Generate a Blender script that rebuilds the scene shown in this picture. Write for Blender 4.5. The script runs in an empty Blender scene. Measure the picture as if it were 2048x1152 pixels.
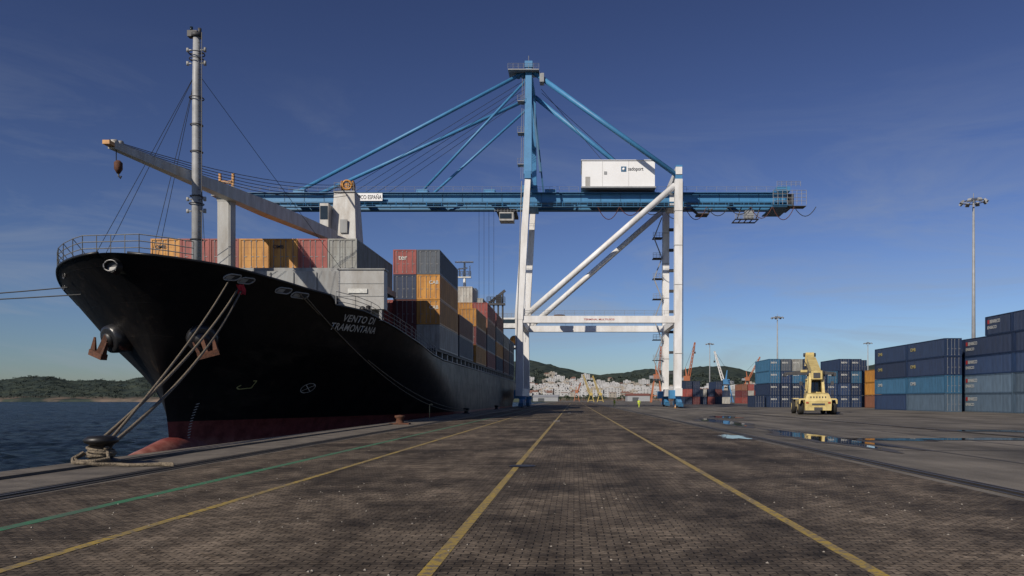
import bpy, math, random
from mathutils import Vector, Matrix, noise
random.seed(7)
S = bpy.context.scene
S.view_settings.view_transform = 'Standard'
S.view_settings.look = 'None'
S.view_settings.exposure = 0

# ------------------------------------------------------------ materials
MATS = {}
def mat(name, col, rough=0.6, metal=0.0, var=0.25, scale=1.5, stretch=(1,1,1), dark=None, bump=0.0, bscale=8.0, spec=0.5, objrand=0.0):
    if name in MATS: return MATS[name]
    m = bpy.data.materials.new(name); m.use_nodes = True
    nt = m.node_tree; N = nt.nodes; L = nt.links
    b = N['Principled BSDF']
    b.inputs['Roughness'].default_value = rough
    b.inputs['Metallic'].default_value = metal
    b.inputs['Specular IOR Level'].default_value = spec
    tc = N.new('ShaderNodeTexCoord'); mp = N.new('ShaderNodeMapping')
    mp.inputs['Scale'].default_value = stretch
    L.new(tc.outputs['Object'], mp.inputs['Vector'])
    n = N.new('ShaderNodeTexNoise'); n.inputs['Scale'].default_value = scale; n.inputs['Detail'].default_value = 6; n.inputs['Roughness'].default_value = 0.65
    L.new(mp.outputs[0], n.inputs['Vector'])
    r = N.new('ShaderNodeValToRGB')
    d = dark if dark else tuple(c*(1-var) for c in col)
    r.color_ramp.elements[0].position = 0.32; r.color_ramp.elements[0].color = (*d, 1)
    r.color_ramp.elements[1].position = 0.62; r.color_ramp.elements[1].color = (*col, 1)
    L.new(n.outputs[0], r.inputs[0])
    out = r.outputs[0]
    if objrand:
        oi = N.new('ShaderNodeObjectInfo'); mr = N.new('ShaderNodeMapRange')
        mr.inputs[3].default_value = 1-objrand; mr.inputs[4].default_value = 1+objrand*0.5
        L.new(oi.outputs['Random'], mr.inputs[0])
        mx = N.new('ShaderNodeVectorMath'); mx.operation = 'SCALE'
        L.new(out, mx.inputs[0]); L.new(mr.outputs[0], mx.inputs['Scale'])
        out = mx.outputs[0]
    L.new(out, b.inputs['Base Color'])
    if bump:
        n2 = N.new('ShaderNodeTexNoise'); n2.inputs['Scale'].default_value = bscale; n2.inputs['Detail'].default_value = 5
        L.new(tc.outputs['Object'], n2.inputs['Vector'])
        bp = N.new('ShaderNodeBump'); bp.inputs['Strength'].default_value = bump; bp.inputs['Distance'].default_value = 0.05
        L.new(n2.outputs[0], bp.inputs['Height']); L.new(bp.outputs[0], b.inputs['Normal'])
    MATS[name] = m
    return m

# ------------------------------------------------------------ mesh builder
class B:
    def __init__(s): s.v=[]; s.f=[]; s.m=[]; s.ms=[]; s.sm=[]
    def mi(s, m):
        if m not in s.ms: s.ms.append(m)
        return s.ms.index(m)
    def add(s, vs, fs, m, smooth=False):
        o=len(s.v); s.v += [tuple(v) for v in vs]; k=s.mi(m)
        for f in fs: s.f.append([i+o for i in f]); s.m.append(k); s.sm.append(smooth)
    def box(s, x0,x1,y0,y1,z0,z1,m):
        s.add([(x0,y0,z0),(x1,y0,z0),(x1,y1,z0),(x0,y1,z0),(x0,y0,z1),(x1,y0,z1),(x1,y1,z1),(x0,y1,z1)],
              [(0,3,2,1),(4,5,6,7),(0,1,5,4),(1,2,6,5),(2,3,7,6),(3,0,4,7)],m)
    def hexa(s, bot, top, m):
        s.add(list(bot)+list(top), [(0,3,2,1),(4,5,6,7),(0,1,5,4),(1,2,6,5),(2,3,7,6),(3,0,4,7)],m)
    def beam(s, p,q,w,h,m,w2=None,h2=None):
        p=Vector(p);q=Vector(q);d=(q-p).normalized()
        up=Vector((0,0,1)) if abs(d.z)<0.95 else Vector((0,1,0))
        a=d.cross(up).normalized(); b=a.cross(d).normalized()
        w2=w if w2 is None else w2; h2=h if h2 is None else h2
        vs=[]
        for c,ww,hh in((p,w,h),(q,w2,h2)):
            for sx,sy in((-1,-1),(1,-1),(1,1),(-1,1)):
                vs.append(c+a*sx*ww/2+b*sy*hh/2)
        s.add(vs,[(0,3,2,1),(4,5,6,7),(0,1,5,4),(1,2,6,5),(2,3,7,6),(3,0,4,7)],m)
    def path(s, pts,r,m,n=6,rs=None,cap=True):
        pts=[Vector(p) for p in pts]; vs=[]
        for i,p in enumerate(pts):
            if i==0: d=pts[1]-p
            elif i==len(pts)-1: d=p-pts[i-1]
            else: d=pts[i+1]-pts[i-1]
            d=d.normalized()
            up=Vector((0,0,1)) if abs(d.z)<0.9 else Vector((0,1,0))
            a=d.cross(up).normalized(); b=a.cross(d)
            rr=rs[i] if rs else r
            for k in range(n):
                t=2*math.pi*k/n
                vs.append(p+a*math.cos(t)*rr+b*math.sin(t)*rr)
        fs=[]
        for i in range(len(pts)-1):
            for k in range(n):
                k2=(k+1)%n
                fs.append((i*n+k,i*n+k2,(i+1)*n+k2,(i+1)*n+k))
        if cap:
            fs.append(tuple(reversed(range(n)))); fs.append(tuple(range((len(pts)-1)*n,len(pts)*n)))
        s.add(vs,fs,m,n>=8)
    def tube(s,p,q,r,m,n=6,r2=None): s.path([p,q],r,m,n,[r,r if r2 is None else r2])
    def lathe(s,c,prof,m,n=20):
        vs=[];fs=[]
        for (r,z) in prof:
            for k in range(n):
                t=2*math.pi*k/n; vs.append((c[0]+r*math.cos(t),c[1]+r*math.sin(t),c[2]+z))
        for i in range(len(prof)-1):
            for k in range(n):
                k2=(k+1)%n; fs.append((i*n+k,i*n+k2,(i+1)*n+k2,(i+1)*n+k))
        s.add(vs,fs,m,True)
    def rail(s,pts,m,h=1.1,r=0.03,step=1.5,rails=3,up=(0,0,1)):
        pts=[Vector(p) for p in pts]
        for k in range(rails):
            hh=h*(k+1)/rails
            for a,b in zip(pts,pts[1:]): s.tube(a+Vector((0,0,hh)),b+Vector((0,0,hh)),r,m,4)
        for a,b in zip(pts,pts[1:]):
            n=max(1,int((b-a).length/step))
            for i in range(n+1):
                p=a.lerp(b,i/n); s.tube(p,p+Vector((0,0,h)),r,m,4)
    def obj(s,name,parent=None,loc=None,rot=None):
        me=bpy.data.meshes.new(name); me.from_pydata(s.v,[],s.f)
        for m in s.ms: me.materials.append(m)
        me.polygons.foreach_set('material_index',s.m)
        me.polygons.foreach_set('use_smooth',s.sm); me.update()
        o=bpy.data.objects.new(name,me); S.collection.objects.link(o)
        if parent: o.parent=parent
        if loc: o.location=loc
        if rot: o.rotation_euler=rot
        return o
def empty(name,loc=(0,0,0)):
    o=bpy.data.objects.new(name,None); o.location=loc; S.collection.objects.link(o); return o
def interp(x,xs,ys):
    if x<=xs[0]: return ys[0]
    for i in range(len(xs)-1):
        if x<=xs[i+1]:
            t=(x-xs[i])/(xs[i+1]-xs[i]); return ys[i]+(ys[i+1]-ys[i])*t
    return ys[-1]
def text(body,name,size,m,loc,rot,parent=None,width=None,shear=0,spacing=1.0):
    c=bpy.data.curves.new(name,'FONT'); c.body=body; c.size=size; c.shear=shear; c.space_character=spacing
    c.extrude=0.0; c.offset=0.012*size; c.materials.append(m)
    o=bpy.data.objects.new(name,c); S.collection.objects.link(o)
    o.location=loc; o.rotation_euler=rot
    if width:
        bpy.context.view_layer.update()
        k=width/max(o.dimensions.x,1e-3); o.scale=(k,1,1)
    if parent: o.parent=parent
    return o
RF=(math.radians(90),0,0)
RL=(math.radians(90),0,math.radians(-90))

black=mat('cast_iron_black',(0.015,0.014,0.014),0.45,var=0.4)
steel=mat('ship_grey_steel',(0.26,0.27,0.27),0.5,var=0.25,stretch=(1,1,.25),dark=(0.17,0.16,0.15))
steelL=mat('ship_light_grey',(0.37,0.37,0.36),0.5,dark=(0.27,0.255,0.23),stretch=(1,1,.3))
mastg=mat('mast_grey',(0.36,0.37,0.38),0.5,dark=(0.25,0.25,0.25))
rust=mat('rusty_iron',(0.12,0.045,0.022),0.85,dark=(0.045,0.022,0.015),scale=5,bump=.4)
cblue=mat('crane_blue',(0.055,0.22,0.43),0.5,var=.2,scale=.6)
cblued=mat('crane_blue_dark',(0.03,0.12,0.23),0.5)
cwhite=mat('crane_white',(0.76,0.76,0.76),0.5,dark=(0.58,0.555,0.52),scale=.5,stretch=(1,1,.3))
housew=mat('house_white',(0.80,0.81,0.82),0.5,dark=(0.76,0.76,0.76),scale=.3)
grey=mat('galvanised',(0.30,0.31,0.32),0.5)
dark=mat('dark_gear',(0.05,0.05,0.055),0.6)
cable=mat('wire_cable',(0.03,0.032,0.035),0.6)
orangeP=mat('orange_paint',(0.55,0.26,0.05),0.5,dark=(.32,.13,.025),scale=3)
glass=mat('dark_glass',(0.02,0.03,0.035),0.08)
whiteP=mat('white_lettering',(0.62,0.62,0.58),0.6,dark=(.4,.4,.38),scale=6)

# ------------------------------------------------------------ world
w=bpy.data.worlds.new("World"); S.world=w; w.use_nodes=True
nt=w.node_tree; N=nt.nodes; L=nt.links
K=0.065
bg=N['Background']; bg.inputs[1].default_value=K
sky=N.new('ShaderNodeTexSky'); sky.sky_type='NISHITA'; sky.sun_disc=False
EL=math.radians(33); AZ=math.radians(215)
sky.sun_elevation=EL; sky.sun_rotation=AZ; sky.altitude=0; sky.air_density=1.0; sky.dust_density=0.3; sky.ozone_density=2.0
sc=N.new('ShaderNodeVectorMath'); sc.operation='SCALE'; sc.inputs['Scale'].default_value=K; L.new(sky.outputs[0],sc.inputs[0])
gm=N.new('ShaderNodeGamma'); gm.inputs[1].default_value=1.55; L.new(sc.outputs[0],gm.inputs[0])
gn=N.new('ShaderNodeVectorMath'); gn.operation='MULTIPLY'; gn.inputs[1].default_value=(0.98/K,1.18/K,1.70/K); L.new(gm.outputs[0],gn.inputs[0])
hs=N.new('ShaderNodeHueSaturation'); hs.inputs['Saturation'].default_value=0.88; L.new(gn.outputs[0],hs.inputs['Color'])
tc=N.new('ShaderNodeTexCoord')
mp=N.new('ShaderNodeMapping'); mp.inputs['Scale'].default_value=(1.2,1.2,6.0); mp.inputs['Rotation'].default_value=(0.0,0.20,0)
L.new(tc.outputs['Generated'],mp.inputs['Vector'])
n1=N.new('ShaderNodeTexNoise'); n1.inputs['Scale'].default_value=2.4; n1.inputs['Detail'].default_value=11; n1.inputs['Roughness'].default_value=0.64; n1.inputs['Distortion'].default_value=0.8
L.new(mp.outputs[0],n1.inputs['Vector'])
cr=N.new('ShaderNodeValToRGB'); cr.color_ramp.elements[0].position=0.47; cr.color_ramp.elements[0].color=(0,0,0,1); cr.color_ramp.elements[1].position=0.74; cr.color_ramp.elements[1].color=(1,1,1,1)
L.new(n1.outputs[0],cr.inputs[0])
sep=N.new('ShaderNodeSeparateXYZ'); L.new(tc.outputs['Generated'],sep.inputs[0])
hm=N.new('ShaderNodeMapRange'); hm.inputs[1].default_value=0.08; hm.inputs[2].default_value=0.40; hm.inputs[3].default_value=0.62; hm.inputs[4].default_value=0.0
L.new(sep.outputs['Z'],hm.inputs[0])
mu=N.new('ShaderNodeMath'); mu.operation='MULTIPLY'; L.new(cr.outputs[0],mu.inputs[0]); L.new(hm.outputs[0],mu.inputs[1])
mx=N.new('ShaderNodeMix'); mx.data_type='RGBA'; L.new(mu.outputs[0],mx.inputs[0]); L.new(hs.outputs[0],mx.inputs[6]); mx.inputs[7].default_value=(4.4,5.0,5.9,1)
L.new(mx.outputs[2],bg.inputs[0])
sl=bpy.data.lights.new('sun','SUN'); sl.energy=4.3; sl.angle=math.radians(0.5); sl.color=(1,0.91,0.78)
so=bpy.data.objects.new('sun',sl); S.collection.objects.link(so)
sd=Vector((math.sin(AZ)*math.cos(EL),math.cos(AZ)*math.cos(EL),math.sin(EL)))
so.rotation_euler=(-sd).to_track_quat('-Z','Y').to_euler(); so.location=sd*100

cam=bpy.data.cameras.new('camera'); co=bpy.data.objects.new('camera',cam); S.collection.objects.link(co)
co.location=(0,0,1.8); co.rotation_euler=(math.radians(90),0,0)
cam.sensor_width=36; cam.lens=26.37; cam.shift_x=-0.0605; cam.shift_y=0.1084; cam.clip_start=0.1; cam.clip_end=20000
S.camera=co

# ------------------------------------------------------------ ground
def gmat(name):
    m=bpy.data.materials.new(name); m.use_nodes=True; return m,m.node_tree.nodes,m.node_tree.links,m.node_tree.nodes['Principled BSDF']
def noiseN(N,L,vec,scale,detail=5,rough=.6,stretch=None):
    if stretch:
        mp=N.new('ShaderNodeMapping'); mp.inputs['Scale'].default_value=stretch; L.new(vec,mp.inputs['Vector']); vec=mp.outputs[0]
    n=N.new('ShaderNodeTexNoise'); n.inputs['Scale'].default_value=scale; n.inputs['Detail'].default_value=detail; n.inputs['Roughness'].default_value=rough
    L.new(vec,n.inputs['Vector']); return n.outputs[0]
def rampN(N,L,src,p0,c0,p1,c1):
    r=N.new('ShaderNodeValToRGB'); r.color_ramp.elements[0].position=p0; r.color_ramp.elements[0].color=(*c0,1)
    r.color_ramp.elements[1].position=p1; r.color_ramp.elements[1].color=(*c1,1); L.new(src,r.inputs[0]); return r.outputs[0]
def mulN(N,L,a,b):
    x=N.new('ShaderNodeMix'); x.data_type='RGBA'; x.blend_type='MULTIPLY'; x.inputs[0].default_value=1; L.new(a,x.inputs[6]); L.new(b,x.inputs[7]); return x.outputs[2]
def mixN(N,L,f,a,b):
    x=N.new('ShaderNodeMix'); x.data_type='RGBA'
    if isinstance(f,float): x.inputs[0].default_value=f
    else: L.new(f,x.inputs[0])
    for i,v in((6,a),(7,b)):
        if isinstance(v,tuple): x.inputs[i].default_value=(*v,1)
        else: L.new(v,x.inputs[i])
    return x.outputs[2]
m,N,L,b=gmat('block_paving')
tc=N.new('ShaderNodeTexCoord'); o=tc.outputs['Object']
sp=N.new('ShaderNodeSeparateXYZ'); L.new(o,sp.inputs[0])
zz=N.new('ShaderNodeMath'); zz.operation='MULTIPLY'; zz.inputs[1].default_value=2*math.pi/0.11; L.new(sp.outputs['X'],zz.inputs[0])
sn=N.new('ShaderNodeMath'); sn.operation='SINE'; L.new(zz.outputs[0],sn.inputs[0])
sm=N.new('ShaderNodeMath'); sm.operation='MULTIPLY'; sm.inputs[1].default_value=0.012; L.new(sn.outputs[0],sm.inputs[0])
ax=N.new('ShaderNodeMath'); ax.operation='ADD'; L.new(sp.outputs['Y'],ax.inputs[0]); L.new(sm.outputs[0],ax.inputs[1])
cb=N.new('ShaderNodeCombineXYZ'); L.new(sp.outputs['X'],cb.inputs[0]); L.new(ax.outputs[0],cb.inputs[1])
br=N.new('ShaderNodeTexBrick'); br.inputs['Scale'].default_value=1; br.inputs['Brick Width'].default_value=0.20; br.inputs['Row Height'].default_value=0.11
br.offset=0.5; br.inputs['Mortar Size'].default_value=0.009; br.inputs['Mortar Smooth'].default_value=0.35
br.inputs['Color1'].default_value=(0.245,0.203,0.162,1); br.inputs['Color2'].default_value=(0.145,0.121,0.098,1); br.inputs['Mortar'].default_value=(0.036,0.030,0.024,1)
L.new(cb.outputs[0],br.inputs['Vector'])
st=rampN(N,L,noiseN(N,L,o,0.28,7,.7),.40,(0.34,0.325,0.31),.60,(1.10,1.06,1.0))
st2=rampN(N,L,noiseN(N,L,o,0.8,5,.6,(1,.12,1)),.36,(0.62,0.61,0.60),.58,(1.08,1.07,1.05))
st3=rampN(N,L,noiseN(N,L,o,2.3,7,.78),.36,(0.40,0.38,0.35),.53,(1.0,1.0,1.0))
fine=rampN(N,L,noiseN(N,L,o,14,4,.7),.3,(0.62,0.62,0.62),.7,(1.25,1.25,1.25))
c=mulN(N,L,mulN(N,L,mulN(N,L,mulN(N,L,br.outputs['Color'],st),st2),st3),fine)
L.new(c,b.inputs['Base Color']); b.inputs['Roughness'].default_value=0.8; b.inputs['Specular IOR Level'].default_value=.2
bp=N.new('ShaderNodeBump'); bp.inputs['Strength'].default_value=.9; bp.inputs['Distance'].default_value=0.012; bp.invert=True
L.new(br.outputs['Fac'],bp.inputs['Height']); L.new(bp.outputs[0],b.inputs['Normal'])
PAV=m
m,N,L,b=gmat('worn_asphalt')
o=N.new('ShaderNodeTexCoord').outputs['Object']
a1=rampN(N,L,noiseN(N,L,o,0.15,7,.65),.38,(0.095,0.085,0.073),.62,(0.20,0.178,0.15))
a2=rampN(N,L,noiseN(N,L,o,0.5,6,.6,(1,.10,1)),.38,(0.6,0.6,0.6),.6,(1.05,1.05,1.05))
a3=rampN(N,L,noiseN(N,L,o,25,3,.7),.3,(0.7,0.7,0.7),.7,(1.2,1.2,1.2))
L.new(mulN(N,L,mulN(N,L,a1,a2),a3),b.inputs['Base Color']); b.inputs['Roughness'].default_value=.85; b.inputs['Specular IOR Level'].default_value=.25
ASP=m
CON=mat('quay_concrete',(0.16,0.137,0.11),0.8,dark=(0.065,0.056,0.046),scale=.9,bump=.3)
WALL=mat('quay_wall_concrete',(0.13,0.12,0.10),0.9,dark=(0.05,0.055,0.04),scale=.6)
def worn(name,col,under):
    m,N,L,b=gmat(name); o=N.new('ShaderNodeTexCoord').outputs['Object']
    f=rampN(N,L,noiseN(N,L,o,9,6,.75),.42,(0,0,0),.54,(1,1,1))
    f2=rampN(N,L,noiseN(N,L,o,.7,4,.6),.30,(0.1,0.1,0.1),.55,(1,1,1))
    ff=mulN(N,L,f,f2)
    L.new(mixN(N,L,ff,under,col),b.inputs['Base Color']); b.inputs['Roughness'].default_value=.7; return m
YEL=worn('yellow_road_paint',(0.36,0.25,0.04),(0.15,0.12,0.08))
GRN=worn('green_road_paint',(0.03,0.18,0.08),(0.07,0.10,0.07))
WHT=worn('white_road_paint',(0.42,0.41,0.38),(0.14,0.12,0.10))
def sheet(name,x0,x1,y0,y1,z,m):
    bb=B(); bb.add([(x0,y0,z),(x1,y0,z),(x1,y1,z),(x0,y1,z)],[(0,1,2,3)],m); return bb.obj(name)
QX=-13.6
sheet('ground',QX+.02,6000,-80,6000,0,ASP)
sheet('paved_road',-10.1,7.9,-80,420,0.004,PAV)
qb=B()
qb.box(QX-.05,-12.75,-80,420,-4,0.07,CON)
qb.box(QX,QX+.018,420,900,-4,-0.01,WALL)
y=-70
while y<420:
    qb.box(QX-.40,QX-.06,y,y+0.7,-2.2,-0.15,black); y+=12
qb.obj('quay_edge')
sheet('quay_apron',-12.74,-10.95,-80,420,0.004,CON)
for nm,x,ww,m in(('yellow_line',-5.99,.15,YEL),('yellow_line',-1.52,.15,YEL),('yellow_line',3.13,.15,YEL),('green_line',-7.9,.22,GRN)):
    sheet(nm,x-ww/2,x+ww/2,-80,330,0.008,m)
railM=mat('rail_steel',(0.10,0.085,0.07),0.45,metal=.5)
groove=mat('rail_groove',(0.022,0.02,0.018),0.8)
for x in(-10.5,8.44,21.1):
    r=B(); r.add([(x-.22,-80,.009),(x+.22,-80,.009),(x+.22,420,.009),(x-.22,420,.009)],[(0,1,2,3)],groove)
    r.box(x-.04,x+.04,-80,420,.012,.035,railM); r.box(x-.27,x-.222,-80,420,.001,.02,railM); r.box(x+.222,x+.27,-80,420,.001,.02,railM)
    r.obj('crane_rail')
mk=B()
for (x,y0,y1,ww) in((-1.4,60,62,.5),(-.6,95,99,.4),(-7.4,63,63.4,2)):
    mk.add([(x-ww/2,y0,.0125),(x+ww/2,y0,.0125),(x+ww/2,y1,.0125),(x-ww/2,y1,.0125)],[(0,1,2,3)],WHT)
mk.obj('road_marking')
tar=mat('tar_seam',(0.05,0.045,0.04),0.7)
tb=B()
for x in(12.5,17.2): tb.add([(x-.07,5,.006),(x+.07,5,.006),(x+.07,300,.006),(x-.07,300,.006)],[(0,1,2,3)],tar)
for y in(26,41,66): tb.add([(8.9,y,.0075),(60,y,.0075),(60,y+.12,.0075),(8.9,y+.12,.0075)],[(0,1,2,3)],tar)
tb.obj('pavement_seams')
PUD=mat('puddle_water',(0.02,0.022,0.022),0.02,spec=1.0)
DAMP=mat('damp_asphalt',(0.07,0.062,0.054),0.6,spec=.3,scale=3)
def blob(name,cx,cy,rx,ry,z,m,seed,ang=0):
    bb=B(); vs=[(0,0,0)]; n=72
    for k in range(n):
        t=2*math.pi*k/n
        r=1+.6*noise.noise(Vector((math.cos(t)*1.8,math.sin(t)*1.8,seed)))+.35*noise.noise(Vector((math.cos(t)*5,math.sin(t)*5,seed+9)))
        x=math.cos(t)*rx*r; yy=math.sin(t)*ry*r
        vs.append((x*math.cos(ang)-yy*math.sin(ang),x*math.sin(ang)+yy*math.cos(ang),0))
    bb.add(vs,[(0,1+k,1+(k+1)%n) for k in range(n)],m); return bb.obj(name,loc=(cx,cy,z))
for i,(cx,cy,rx,ry) in enumerate(((11.4,35.5,.95,6.4),(7.5,35.5,.6,1.8),(19.0,33.6,4.2,.9),(11.6,60,1.0,8),(15,75,1.2,4),(24,42,2.2,1.2),(14,33,1.2,.8))):
    blob('damp_patch',cx,cy,rx*1.5,ry*1.25,.0135,DAMP,i*3.3); blob('puddle',cx,cy,rx,ry,.0165,PUD,i*3.3)
mc=B(); mc.lathe((0,0,0),[(0,.02),(.30,.02),(.33,.012),(.36,.012)],black,28); mc.obj('manhole_cover',loc=(-1.38,20,0.008))
deb=B(); rn=random.Random(5); dbm=mat('grit',(0.30,0.27,0.23),.9)
for k in range(420):
    x=rn.uniform(-9,7); y=rn.choice([rn.uniform(6,16),rn.uniform(12,34)]); s=rn.uniform(.006,.017)
    deb.add([(x-s,y-s*.7,.006),(x+s,y-s,.006),(x+s*.8,y+s,.006),(x-s,y+s*.8,.006),(x+rn.uniform(-.3,.3)*s,y,.006+s)],[(0,1,4),(1,2,4),(2,3,4),(3,0,4)],dbm)
deb.obj('grit')

# sea : real wavelets close to the quay, shader ripples beyond
m,N,L,b=gmat('sea_water'); o=N.new('ShaderNodeTexCoord').outputs['Object']
sc_=rampN(N,L,noiseN(N,L,o,.05,7,.7,(.35,1,1)),.38,(0.006,0.016,0.026),.62,(0.018,0.036,0.050))
L.new(sc_,b.inputs['Base Color']); b.inputs['Roughness'].default_value=.28; b.inputs['Specular IOR Level'].default_value=.18; b.inputs['IOR'].default_value=1.33
nn=noiseN(N,L,o,.5,9,.72,(.5,1,1)); n3=noiseN(N,L,o,.10,6,.7,(.4,1,1))
ad=N.new('ShaderNodeMath'); ad.operation='MULTIPLY_ADD'; ad.inputs[1].default_value=3.0; L.new(n3,ad.inputs[0]); L.new(nn,ad.inputs[2])
bp=N.new('ShaderNodeBump'); bp.inputs['Strength'].default_value=1.0; bp.inputs['Distance'].default_value=3.0; L.new(ad.outputs[0],bp.inputs['Height']); L.new(bp.outputs[0],b.inputs['Normal'])
bb=B(); bb.add([(-8000,-300,-2.35),(QX,-300,-2.35),(QX,9000,-2.35),(-8000,9000,-2.35)],[(0,1,2,3)],m)
vs=[];fs=[]; ys=[]; y=25.0
while y<760: ys.append(y); y*=1.011
nxw=230
for yy in ys:
    w0=-0.84*yy-12; 
    for i in range(nxw+1):
        x=QX+(w0-QX)*(i/nxw)
        h=.20*noise.noise(Vector((x*.35,yy*.75,0)))+.14*noise.noise(Vector((x*.9,yy*1.9,3)))+.35*noise.noise(Vector((x*.08,yy*.2,7)))*min(1,yy/200)
        if yy==ys[0] or yy==ys[-1] or i==nxw: h=-.4
        vs.append((x,yy,-2.0+h))
for j in range(len(ys)-1):
    for i in range(nxw):
        a=j*(nxw+1)+i; fs.append((a+1,a,a+nxw+1,a+nxw+2))
bb.add(vs,fs,m,True)
bb.obj('sea')

# hills
m,N,L,b=gmat('wooded_hill'); tcn=N.new('ShaderNodeTexCoord'); o=tcn.outputs['Object']
c1=rampN(N,L,noiseN(N,L,o,.03,10,.8),.40,(0.012,0.019,0.015),.60,(0.050,0.060,0.036))
c2=rampN(N,L,noiseN(N,L,o,.004,5,.6),.5,(1,1,1),.62,(1.6,1.45,1.25))
c=mulN(N,L,c1,c2)
sp=N.new('ShaderNodeSeparateXYZ'); L.new(o,sp.inputs[0])
lo=N.new('ShaderNodeMapRange'); lo.inputs[1].default_value=2; lo.inputs[2].default_value=7; lo.inputs[3].default_value=.9; lo.inputs[4].default_value=0
L.new(sp.outputs['Z'],lo.inputs[0])
nl=rampN(N,L,noiseN(N,L,o,.012,4,.6),.42,(0,0,0),.55,(1,1,1)); ml=N.new('ShaderNodeMath'); ml.operation='MULTIPLY'; L.new(nl,ml.inputs[0]); L.new(lo.outputs[0],ml.inputs[1])
c=mixN(N,L,ml.outputs[0],c,(0.22,0.155,0.11))
c=mixN(N,L,.16,c,(0.09,0.125,0.17))  # aerial haze painted into the hill colour as an even bluish tint
L.new(c,b.inputs['Base Color']); b.inputs['Roughness'].default_value=1; b.inputs['Specular IOR Level'].default_value=0
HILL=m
def hfun(xs,ridge,d0,d1,x0,x1):
    def f(x,d):
        R=interp(x*d1/max(d,d1*.6),xs,ridge)
        t=min(1,max(0,(d-d0)/(d1-d0)))
        t=t*t*(3-2*t)*.75+.25*t**.5 if d<=d1 else max(0,1-(d-d1)/(d1*.35))
        edge=min(1,max(0,min(x-x0,x1-x)/150))
        return R*t*edge*(1+.25*noise.noise(Vector((x*.004,d*.004,1.3))))+ (4*noise.noise(Vector((x*.03,d*.03,0)))+3.4*noise.noise(Vector((x*.11,d*.11,4))))*min(1,t*6)
    return f
def hills(name,f,d0,d1,x0,x1,step):
    bb=B(); nx=int((x1-x0)/step); ny=70; vs=[]
    dd=[d0+(d1*1.35-d0)*(j/ny)**1.2 for j in range(ny+1)]
    for d in dd:
        for i in range(nx+1):
            x=x0+step*i; vs.append((x,d,-3 if d==dd[0] else f(x,d)))
    fs=[(j*(nx+1)+i,j*(nx+1)+i+1,(j+1)*(nx+1)+i+1,(j+1)*(nx+1)+i) for j in range(ny) for i in range(nx)]
    bb.add(vs,fs,HILL,False); return bb.obj(name)
pxs=[-300,0,50,100,150,200,250,280,330,500,800]
pys=[768,766,758,758,766,761,765,756,761,776,780]
fl=hfun([(p-1148)*1600/1500 for p in pxs],[(798-y)*1600/1500+2 for y in pys],1050,1600,-2200,-250)
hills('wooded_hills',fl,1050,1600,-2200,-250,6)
pxs=[900,1060,1100,1150,1200,1250,1300,1350,1400,1450,1480,1520,1600,1700,1760,1900,2100]
pys=[745,732,736,744,751,751,744,745,739,741,746,756,747,744,734,759,764]
ft=hfun([(p-1148)*2600/1500 for p in pxs],[(798-y)*2600/1500+2 for y in pys],950,2600,-420,2400)
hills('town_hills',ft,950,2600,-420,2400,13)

wh=mat('render_wall_white',(0.46,0.46,0.46),.8,scale=.02,dark=(.36,.355,.35)); wh2=mat('render_wall_cream',(0.36,0.32,0.27),.8,scale=.02); ter=mat('terracotta_roof',(0.22,0.12,0.09),.9); win=mat('town_window',(0.09,0.095,0.10),.4)  # town colours dimmed, with distance haze painted into them
tb=B()
def house(x,y,z,w,dp,h,flat):
    m=random.choice([wh,wh,wh,wh2]); tb.box(x,x+w,y,y+dp,z-8,z+h,m)
    if not flat:
        tb.add([(x-.5,y-.5,z+h),(x+w+.5,y-.5,z+h),(x+w+.5,y+dp+.5,z+h),(x-.5,y+dp+.5,z+h),(x+w*.2,y+dp/2,z+h+1.9),(x+w*.8,y+dp/2,z+h+1.9)],[(0,1,5,4),(2,3,4,5),(1,2,5),(3,0,4)],ter)
    else: tb.box(x+w*.3,x+w*.6,y+2,y+6,z+h,z+h+2,m)
    n=max(1,int(w/4)); 
    for f in range(max(1,int(h/3))):
        for k in range(n):
            xx=x+(k+.3)*w/n; tb.add([(xx,y-.15,z+f*3+1),(xx+1.3,y-.15,z+f*3+1),(xx+1.3,y-.15,z+f*3+2.2),(xx,y-.15,z+f*3+2.2)],[(0,1,2,3)],win)
for k in range(720):
    q=random.random()
    px=random.gauss(1185,60) if q<.5 else (random.uniform(1050,1340) if q<.78 else random.uniform(1340,1800))
    if px<1040: continue
    d=1000+abs(random.gauss(0,230)) if px<1340 else random.uniform(1000,1250)
    x=(px-1148)*d/1500
    z=max(0,ft(x,d))+ .5
    if random.random()<.35: house(x,d,z,random.uniform(12,24),10,random.choice([6,9,9,12]),True)
    else: house(x,d,z,random.uniform(8,15),9,random.choice([3,4,6]),False)
tb.obj('hillside_town')
leaf=mat('tree_foliage',(0.05,0.07,0.035),.95,dark=(.018,.028,.018),scale=.4)
leafh=mat('far_foliage',(0.04,0.052,0.038),.95,dark=(.018,.028,.024),scale=.05)  # hazier copy of the leaf tones, distance haze kept in the colour
tb=B()
def leafclump(bb,c,r,n,mm=None):
    for _ in range(n):
        v=Vector((random.gauss(0,1),random.gauss(0,1),random.gauss(0,1))).normalized()*r*random.uniform(.5,1)
        p=Vector(c)+Vector((v.x,v.y,v.z*.7)); s=r*.28
        a=Vector((random.gauss(0,1),random.gauss(0,1),random.gauss(0,1))).normalized(); e=a.orthogonal().normalized(); q=a.cross(e)
        bb.add([p-e*s,p+q*s,p+e*s,p-q*s],[(0,1,2,3)],mm or leaf)
for k in range(260):
    d=random.uniform(640,930); px=random.uniform(1045,1760); x=(px-1148)*d/1500
    h=random.uniform(3,6.5)
    tb.tube((x,d,0),(x,d,h*.6),.3,rust,5,.15); leafclump(tb,(x,d,h*.7),h*.45,26)
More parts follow.
